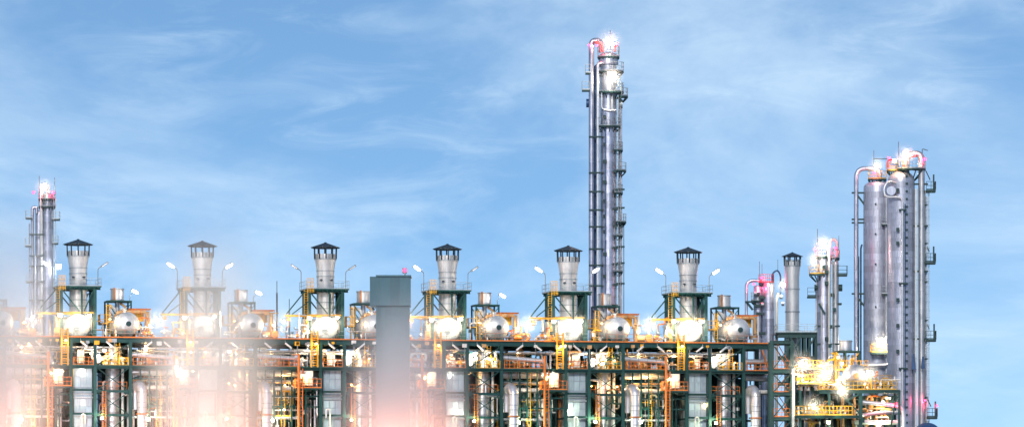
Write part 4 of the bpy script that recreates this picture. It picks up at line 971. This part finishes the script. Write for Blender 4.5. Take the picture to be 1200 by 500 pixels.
s = Site(968, 14); t = s.root('furnace_box', 'dark ribbed casing standing behind the low end frame', 'casing')
MB().box(s.x(934), s.x(1000), 0, 5, 0, s.z(446)).build('body', 'dark', t)
for k in range(10): MB().hbar((s.x(935+7*k), -.12, 0), (s.x(935+7*k), -.12, s.z(446)), .2, .24, .03).build('rib', 'green', t)
for y in (455, 470, 485): MB().box(s.x(933), s.x(1001), -.32, -.01, s.z(y)-.1, s.z(y)+.1).build('rail', 'galv', t)
for px, dep, r_px, y0, y1, m, lab in ((945, 4, 4.5, 424, 520, 'stack', 'slim pale upright vessel below the straight end stack'), (956, 6, 3.6, 432, 520, 'cladwarm', 'slimmer silver upright vessel beside the mid height column foot'), (1024, 2, 5, 446, 520, 'cladwarm', 'short silver vessel between end drum and broad columns'), (1038, 3, 3.6, 440, 520, 'white', 'short white vessel at the outer corner of the end frame'), (975, 2, 4, 440, 520, 'tan', 'short tan vessel beside the end drum')):
    s = Site(px, dep); t = s.root('upright_vessel', lab, 'vessel'); shell(s, t, px, r_px, y0, 505, .6, m)
    MB().lathe([(s.m(r_px)*.3, s.z(y0)-.1), (s.m(r_px)*.3, s.z(y0-3)), (s.m(r_px)*.5, s.z(y0-3)), (s.m(r_px)*.5, s.z(y0-3.6))], 12).build('nozzle', 'galv', t, True)
    arc_platform(s, t, px, y0+9, r_px, r_px+4, -200, 20, 'green', 'yellow')
s1 = Site(970, -3)
LV = {432: 'below the railed platform of the straight stack', 434: 'on the tan landing under the copper lit cylinder', 450: 'on the small deck by the mid height column', 457.5: 'on the upper deck of the end frame', 487.5: 'on the lower deck of the end frame', 500: 'under the lower deck of the end frame'}
for k in range(70):
    m = rnd.choice(['white', 'tan', 'yellow', 'pipe', 'orange', 'white']); px = rnd.uniform(936, 1046); lv = rnd.choice([432, 450, 457.5, 487.5, 500]) if px < 962 else rnd.choice([457.5, 487.5, 500, 434 if px < 1012 else 457.5])
    a = s1.world(px, lv, rnd.uniform(-1, 1))
    small_bore(a, (-1.4, -1, 0), (1.4, 2.5, rnd.uniform(1.5, 3)), rnd.uniform(.06, .16), m, CN[m]+' thin bent pipe '+LV[lv], CN[m]+' thin pipes '+LV[lv])
for k in range(14):
    px = rnd.uniform(936, 1046); lv = rnd.choice([428, 445, 452, 470, 482]) if px < 1000 else rnd.choice([450, 466, 480])
    lamp(s1.world(px, lv, rnd.uniform(-2, 0)), (rnd.uniform(-.3, .3), -.8, -.4), .22, .2, rnd.choice(['lamp_warm', 'lamp_white']), 'small deck lamp among the pipes of the end frame', 'small lamps of the end frame', name='deck_lamp', power=160)

# ------------------------------------------------------------------ pale teal block tower between the third and fourth stacks
s = Site(460, -60); t = s.root('lift_tower', 'plain pale teal block tower standing before the furnace row', 'tower'); z = s.z; k = s.m
MB().box(s.x(441), s.x(480), -2, 2, 0, z(359)).build('shaft', 'block', t)
hb = MB().box(s.x(434), s.x(481), -2.4, 2.4, z(359), z(325)).build('head_house', 'block', t)
MB().box(s.x(441), s.x(482), -2.6, 2.6, z(325), z(323.3)).build('roof', 'block', hb)
for r in range(13):
    for c in range(4):
        MB().box(s.x(441.3+c*9.7), s.x(450.6+c*9.7), -2.03, -2, z(360+12*r+11.4), z(360+12*r)).build('panel', 'block', t)
for c in range(4): MB().box(s.x(434.5+c*11.6), s.x(445.6+c*11.6), -2.43, -2.4, z(358.4), z(325.8)).build('panel', 'block', hb)
b = MB(); [b.bar((s.x(443), -2.2, z(y)), (s.x(446), -2.2, z(y)), .05) for y in range(362, 520, 3)]; [b.bar((s.x(q), -2.2, z(520)), (s.x(q), -2.2, z(360)), .06) for q in (443, 446)]; b.build('ladder', 'block', t)
MB().tube([(s.x(474.5), 0, z(323.3)), (s.x(474.5), 0, z(319))], .1, 8).build('beacon_post', 'galv', t)
lamp(s.world(474.5, 316.5), (0, -1, .2), .5, .6, 'lamp_red', 'red beacon on the roof of the pale teal block tower', name='beacon')

for px, y0, lab in ((324.5, 329, 'taller thin mast behind the second drum from the pale column'), (339, 350, 'shorter thin mast behind the second drum from the pale column')):
    s = Site(px, 60); t = s.root('antenna_mast', lab, 'mast'); MB().tube([(0, 0, 0), (0, 0, s.z(y0+14)), (0, 0, s.z(y0+13.9))], .13, 8).build('pole', 'lampbody', t, True); MB().tube([(0, 0, s.z(y0+14)), (0, 0, s.z(y0))], .06, 6).build('rod', 'lampbody', t)

# ------------------------------------------------------------------ lamps
def W(i, rel, py, y=0):              # point beside stack i
    return (BX[i] + U(rel, y), y, ZB(py))
lit = [(1, 0), (1, 1), (0, 0), (1, 0), (1, 1), (1, 1)]
for i in range(6):
    for sgn, on in ((-1, lit[i][0]), (1, lit[i][1])):
        a = W(i, -27 if sgn < 0 else 24, 346, -2.75)
        top = (a[0], a[1], ZB(322.5)); hd = (a[0] + sgn*.75, a[1], ZB(319.6))
        side = 'over the hoist beam' if sgn < 0 else 'on the drum side'
        lamp((a[0]+sgn*.95, a[1]-.1, ZB(319.4)), (sgn*.2, -.9, -.25), 1.2 if on else 1.1, .42 if on else .22, 'lamp_cool' if on else 'lamp_off',
             ('lit' if on else 'unlit') + ' floodlight pole %s of the %s stack %s' % (side, ORD[i], FROM),
             pole=[a, (a[0], a[1], ZB(324)), (a[0]+sgn*.5, a[1], ZB(321.3))], ax=(1, 0, sgn*.62), power=60*on)
    if i in (0, 1, 3):
        a = W(i, 58, 362, .6); lamp((a[0]+.75, a[1]-.1, ZB(348.5)), (.2, -.9, -.25), 1.1, .4, 'lamp_cool', 'lit floodlight beside the open cylinder of the %s furnace %s' % (ORD[i], FROM), pole=[a, (a[0], a[1], ZB(353)), (a[0]+.35, a[1], ZB(350.5))], ax=(1, 0, -.5), power=80)
    for k in range(7):
        lv, y = rnd.choice([(412, YF+1.5), (418, YF+2.5), (424, YF+1), (443, YF+1), (455, YF+1.5), (475, YF+1), (484, YF+.5), (396, -4)])
        lamp(W(i, rnd.uniform(-72, 60), lv+rnd.uniform(-2, 2), y), (rnd.uniform(-.3, .3), -.8, -.4), .2, .18, rnd.choice(['lamp_warm', 'lamp_white', 'lamp_warm']), 'small lamp among the pipes of the %s furnace %s' % (ORD[i], FROM), 'small lamps among the pipes, bay %d' % (i+2), name='deck_lamp', power=rnd.uniform(100, 300))
    # strong work light on the fan casing, and lamps about the decks
    gl = 'lamp_white'
    for rel, py, y, sz, m, what in (
        (-17, 379, -4.6, .75, gl, 'work light over the fan casing'), (15, 378, -4.4, .7, gl, 'work light on the drum side of the fan casing'),
        (-47, 382, -5.0, .62, gl, 'bright lamp under the hoist beam end'), (-58, 388, -4.5, .4, 'lamp_warm', 'small lamp on the top deck before the hoist beam'),
        (38, 382, -3.5, .34, 'lamp_warm', 'small lamp beside the drum shell'), (-9, 409, YF-.9, .4, 'lamp_warm', 'lamp at the head of the yellow ladder'),
        (33, 419, YF+.6, .62, gl, 'lamp between the decks beside the diagonal brace'), (-24, 446, YF-.9, .55, 'lamp_warm', 'lamp over the white cabinet landing'),
        (-60, 417, YF+1.5, .3, 'lamp_warm', 'lamp under the top deck near the sloping header'), (5, 420, YF+.8, .3, 'lamp_warm', 'lamp under the top deck over the blue casing'),
        (52, 426, YF+.5, .3, 'lamp_warm', 'lamp behind the yellow railing of the lower deck'),
        (-58, 497, YF-1.2, .75, 'lamp_green', 'glaring lamp low before the headers'), (31, 496, YF-.9, .55, 'lamp_green', 'glaring lamp low on the cross bracing')):
        p = W(i, rel + rnd.uniform(-1, 1), py + rnd.uniform(-1, 1), y)
        f = (rnd.uniform(-.3, .3), -.75, -.5) if m != 'lamp_green' else (rnd.uniform(-.3, .3), -.9, .3)
        lamp(p, f, sz*.75, sz*.62, m, what + ', %s furnace %s' % (ORD[i], FROM), name='deck_lamp', power=(1350 if 'fan' in what else 1250)*sz*sz*rnd.uniform(.5, 1.25))
for s, px, py, y, sz, m, lab in (
    (T1, 713.5, 50, -2.2, 1.0, 'lamp_white', 'glaring lamp at the very top of the tallest column'), (T1, 716.5, 91, -2.4, 1.5, 'lamp_white', 'large lamp on the upper platforms of the tallest column'),
    (T1, 690, 54, -1, .3, 'lamp_red', 'red beacon on the overhead pipe of the tallest column'), (T1, 722.5, 53, -1.6, .5, 'lamp_red', 'red beacon beside the top lamp of the tallest column'), (T1, 699, 55, -1.8, .4, 'lamp_red', 'red beacon under the overhead bend of the tallest column'),
    (T2, 53, 219, -1.5, .8, 'lamp_white', 'glaring lamp at the top of the slender pale column'), (T2, 40, 226, -1, .5, 'lamp_red', 'red beacon on the outer platform edge of the slender pale column'), (T2, 63, 226, -1, .55, 'lamp_red', 'red beacon beside the antenna of the slender pale column'), (T2, 69, 313, -1.2, 1.1, 'lamp_cool', 'lamp on the flank of the slender pale column'),
    (T3a, 1027, 194, -1, .8, 'lamp_white', 'glaring lamp over the pink overhead pipe of the broad column'), (T3a, 1024, 203, -1.6, .4, 'lamp_red', 'red beacon below the overhead pipe of the broad column'),
    (T3a, 1031, 402, -3.4, 1.7, 'lamp_white', 'large round lamp on a small platform of the broad column'),
    (T3, 1060, 182, -1.6, .9, 'lamp_white', 'glaring lamp on top of the tallest end column'), (T3, 1047, 190, -1.8, .7, 'lamp_warm', 'warm lamp on the top platform of the tallest end column'), (T3, 1083, 187, -1.2, .5, 'lamp_red', 'red beacon by the davit of the tallest end column'), (T3, 1041, 186, -1.5, .4, 'lamp_red', 'red beacon by the antenna of the tallest end column'), (T3, 1068, 182, -1.9, .35, 'lamp_red', 'red beacon at the overhead bend of the tallest end column'),
    (T3, 1083, 469, -1.2, .4, 'lamp_red', 'red beacon low on the pale pipe of the tallest end column'), (T3, 1097, 475, -1, .35, 'lamp_red', 'red beacon on the lowest bracket platform of the tallest end column'),
    (T4, 963, 286, -1.5, .95, 'lamp_white', 'glaring lamp on top of the mid height column'), (T4, 953, 305, -1.8, .8, 'lamp_white', 'large lamp on the yellow railed platform of the mid height column'), (T4, 955, 292, -1, .45, 'lamp_red', 'red beacon before the antenna of the mid height column'), (T4, 979, 291, -1.2, .5, 'lamp_red', 'red beacon inside the curved pipe of the mid height column'),
    (T5, 917, 334, -2, .75, 'lamp_white', 'glaring lamp between the short vessels and the straight stack'), (T5, 892, 326, -1.2, .45, 'lamp_red', 'red beacon on top of the short vessels'), (T5, 883, 333, -1.2, .35, 'lamp_red', 'red beacon under the pink overhead pipe'), (T5, 893, 338, -1.4, .3, 'lamp_red', 'red beacon between the two short vessels')):
    lamp(s.world(px, py, y), (-.1, -.9, -.25), sz*.85, sz*.75, m, lab, name='beacon' if 'red' in m else 'tower_lamp', power=(300 if 'red' in m else 520)*sz)
s = Site(990, -8)
for px, py, y, sz, m, lab in ((939, 427, 0, .8, 'lamp_white', 'bright lamp beside the green frame of the straight stack'), (966, 437, 0, .9, 'lamp_white', 'most glaring lamp between the mid height column and the end drum'),
    (985, 457, -3, .8, 'lamp_white', 'lamp hanging below the upper deck of the end frame'), (1018, 436, 0, .7, 'lamp_white', 'bright lamp between the end drum and the broad columns'),
    (953, 475, 0, .7, 'lamp_white', 'bright lamp over the lower yellow railing of the end frame'), (988, 425, 2, .5, 'lamp_warm', 'warm lamp under the copper lit cylinder'), (983, 418, 2, .4, 'lamp_warm', 'warm lamp on the frame of the copper lit cylinder'),
    (1036, 470, 2, .45, 'lamp_white', 'lamp inside the end frame above the sloping pipe'), (1050, 472, 0, .3, 'lamp_red', 'red lamp at the outer corner of the end frame'), (1044, 473, 0, .3, 'lamp_red', 'red lamp on the sloping pipe of the end frame'), (970, 495, -2, .6, 'lamp_green', 'greenish lamp under the lower deck of the end frame'), (1030, 498, 1, .6, 'lamp_green', 'greenish lamp low behind the white pipe')):
    lamp(s.world(px, py, y), (rnd.uniform(-.3, .3), -.8, -.4), sz*.8, sz*.7, m, lab, name='deck_lamp', power=800*sz)

# ------------------------------------------------------------------ steam: around the hot fans and drifting before the row
def steam_mat(name, dens, sc_, aniso=.2):
    m = bpy.data.materials.new(name); m.use_nodes = True; t = m.node_tree; n = t.nodes; l = t.links
    n.remove(n['Principled BSDF']); v = n.new('ShaderNodeVolumePrincipled'); l.new(v.outputs[0], n['Material Output'].inputs['Volume'])
    v.inputs['Color'].default_value = (.98, .98, .98, 1); v.inputs['Anisotropy'].default_value = aniso
    tc = n.new('ShaderNodeTexCoord'); ln = n.new('ShaderNodeVectorMath'); ln.operation = 'LENGTH'; l.new(tc.outputs['Object'], ln.inputs[0])
    r = n.new('ShaderNodeMapRange'); r.interpolation_type = 'SMOOTHSTEP'; r.inputs[1].default_value = 1; r.inputs[2].default_value = .15; r.inputs[3].default_value = 0; r.inputs[4].default_value = 1
    l.new(ln.outputs['Value'], r.inputs[0])
    x = n.new('ShaderNodeTexNoise'); x.inputs['Scale'].default_value = sc_; x.inputs['Detail'].default_value = 2; l.new(tc.outputs['Object'], x.inputs['Vector'])
    q = n.new('ShaderNodeMapRange'); q.inputs[1].default_value = .3; q.inputs[2].default_value = .7; q.inputs[3].default_value = .55*dens; q.inputs[4].default_value = 1.45*dens; l.new(x.outputs[0], q.inputs[0])
    k = n.new('ShaderNodeMath'); k.operation = 'MULTIPLY'; l.new(r.outputs[0], k.inputs[0]); l.new(q.outputs[0], k.inputs[1]); l.new(k.outputs[0], v.inputs['Density'])
    MATS[name] = m
steam_mat('steam_thin', .05, 1.4, .1); steam_mat('steam_thick', .22, .8, 0.); steam_mat('steam_puff', .08, 1.2, 0.); steam_mat('steam_veil', .05, 1.0, 0.)
def steam(p, size, m, label):
    b = MB().lathe([(sin(pi*k/10)+(.001 if k in (0, 10) else 0), -cos(pi*k/10)) for k in range(11)], 20)
    o = b.build('steam', m); o.location = p; o.scale = size; o['kind'] = 'stuff'; o['label'] = label; o['category'] = 'steam'
    return o
for i in range(6): steam((BX[i]+U(-2, -3), -3, DK1+2.2), (4.2, 4.5, 3.6), 'steam_thin', 'thin lit steam about the fan casing of the %s stack %s' % (ORD[i], FROM))
for px, py, wx, wz, dep, lab in ((0, 415, 11, 24, -25, 'pale steam drifting before the end of the furnace row'), (248, 435, 11.5, 24, -25, 'pale steam drifting before the second furnace from the pale column'), (474, 480, 10, 18, -74, 'pale steam drifting round the foot of the teal block tower')):
    s = Site(px, dep); steam((*s.xy, s.z(py)), (wx, 6, wz), 'steam_thick', lab)
    for q in (-6, -2, 2, 6):
        x, y = s.xy[0]+q*RV[0], s.xy[1]+q*RV[1]-1
        lamp((x, y, 18.5), (0, -.1, 1), .7, .6, 'lamp_sodium', 'sodium lamp below the ' + lab, 'sodium lamps in the yard', name='yard_lamp', power=3000, pole=[(x, y, 0), (x, y, 18)])
for px, py, dep, pw, lab in ((207, 430, -25, 90, 'white mast lamp in the steam before the second furnace'), (235, 515, -52, 12000, 'tall white yard floodlight before the second furnace'), (8, 515, -52, 14000, 'tall white yard floodlight before the row end')):
    s = Site(px, dep); p = s.world(px, py)
    lamp(p, (0, -.8, -.4) if pw < 999 else (0, .7, .5), .5, .42, 'lamp_cool', lab, name='yard_lamp', power=pw, pole=[(p[0], p[1]+.6, 0), (p[0], p[1]+.6, p[2]+.1), (p[0], p[1]+.3, p[2]+.1)])
for st, px, py, y, sz, lab in ((T1, 713, 50, -2.6, 2.4, 'puff of steam about the lamp on top of the tallest column'), (T1, 716.5, 92, -3.0, 2.2, 'puff of steam about the upper platforms of the tallest column'), (T2, 53, 219, -2.2, 2.0, 'puff of steam about the top of the slender pale column'),
    (T3a, 1027, 194, -1.8, 1.8, 'puff of steam about the overhead pipe of the broad column'), (T3a, 1031, 402, -4.2, 2.6, 'puff of steam about the large round lamp of the broad column'), (T3, 1060, 183, -2.2, 2.0, 'puff of steam about the top of the tallest end column'),
    (T4, 963, 287, -2.2, 2.0, 'puff of steam about the top of the mid height column'), (T4, 953, 305, -2.5, 1.7, 'puff of steam about the yellow platform of the mid height column'), (T5, 917, 334, -2.6, 1.7, 'puff of steam between the short vessels and the straight stack'),
    (Site(990, -8), 966, 437, -.8, 2.6, 'puff of steam between the mid height column and the end drum'), (Site(990, -8), 939, 427, -.8, 2.4, 'puff of steam beside the green frame of the straight stack'), (Site(990, -8), 1018, 436, -.6, 2.0, 'puff of steam between the end drum and the broad columns'), (Site(990, -8), 985, 458, -3.6, 2.0, 'puff of steam below the upper deck of the end frame'), (Site(990, -8), 953, 475, -.8, 2.0, 'puff of steam over the lower yellow railing of the end frame')):
    steam(st.world(px, py, y), (sz, sz, sz), 'steam_puff', lab)
for i in range(6):
    steam(W(i, -47, 382, -5.4), (2.2, 2.2, 2.0), 'steam_puff', 'puff of steam under the hoist beam end, %s furnace %s' % (ORD[i], FROM))
sv = Site(52, 108); steam((*sv.xy, sv.z(305)), (5.5, 3, 14), 'steam_veil', 'thin pale veil of steam before the slender pale column')
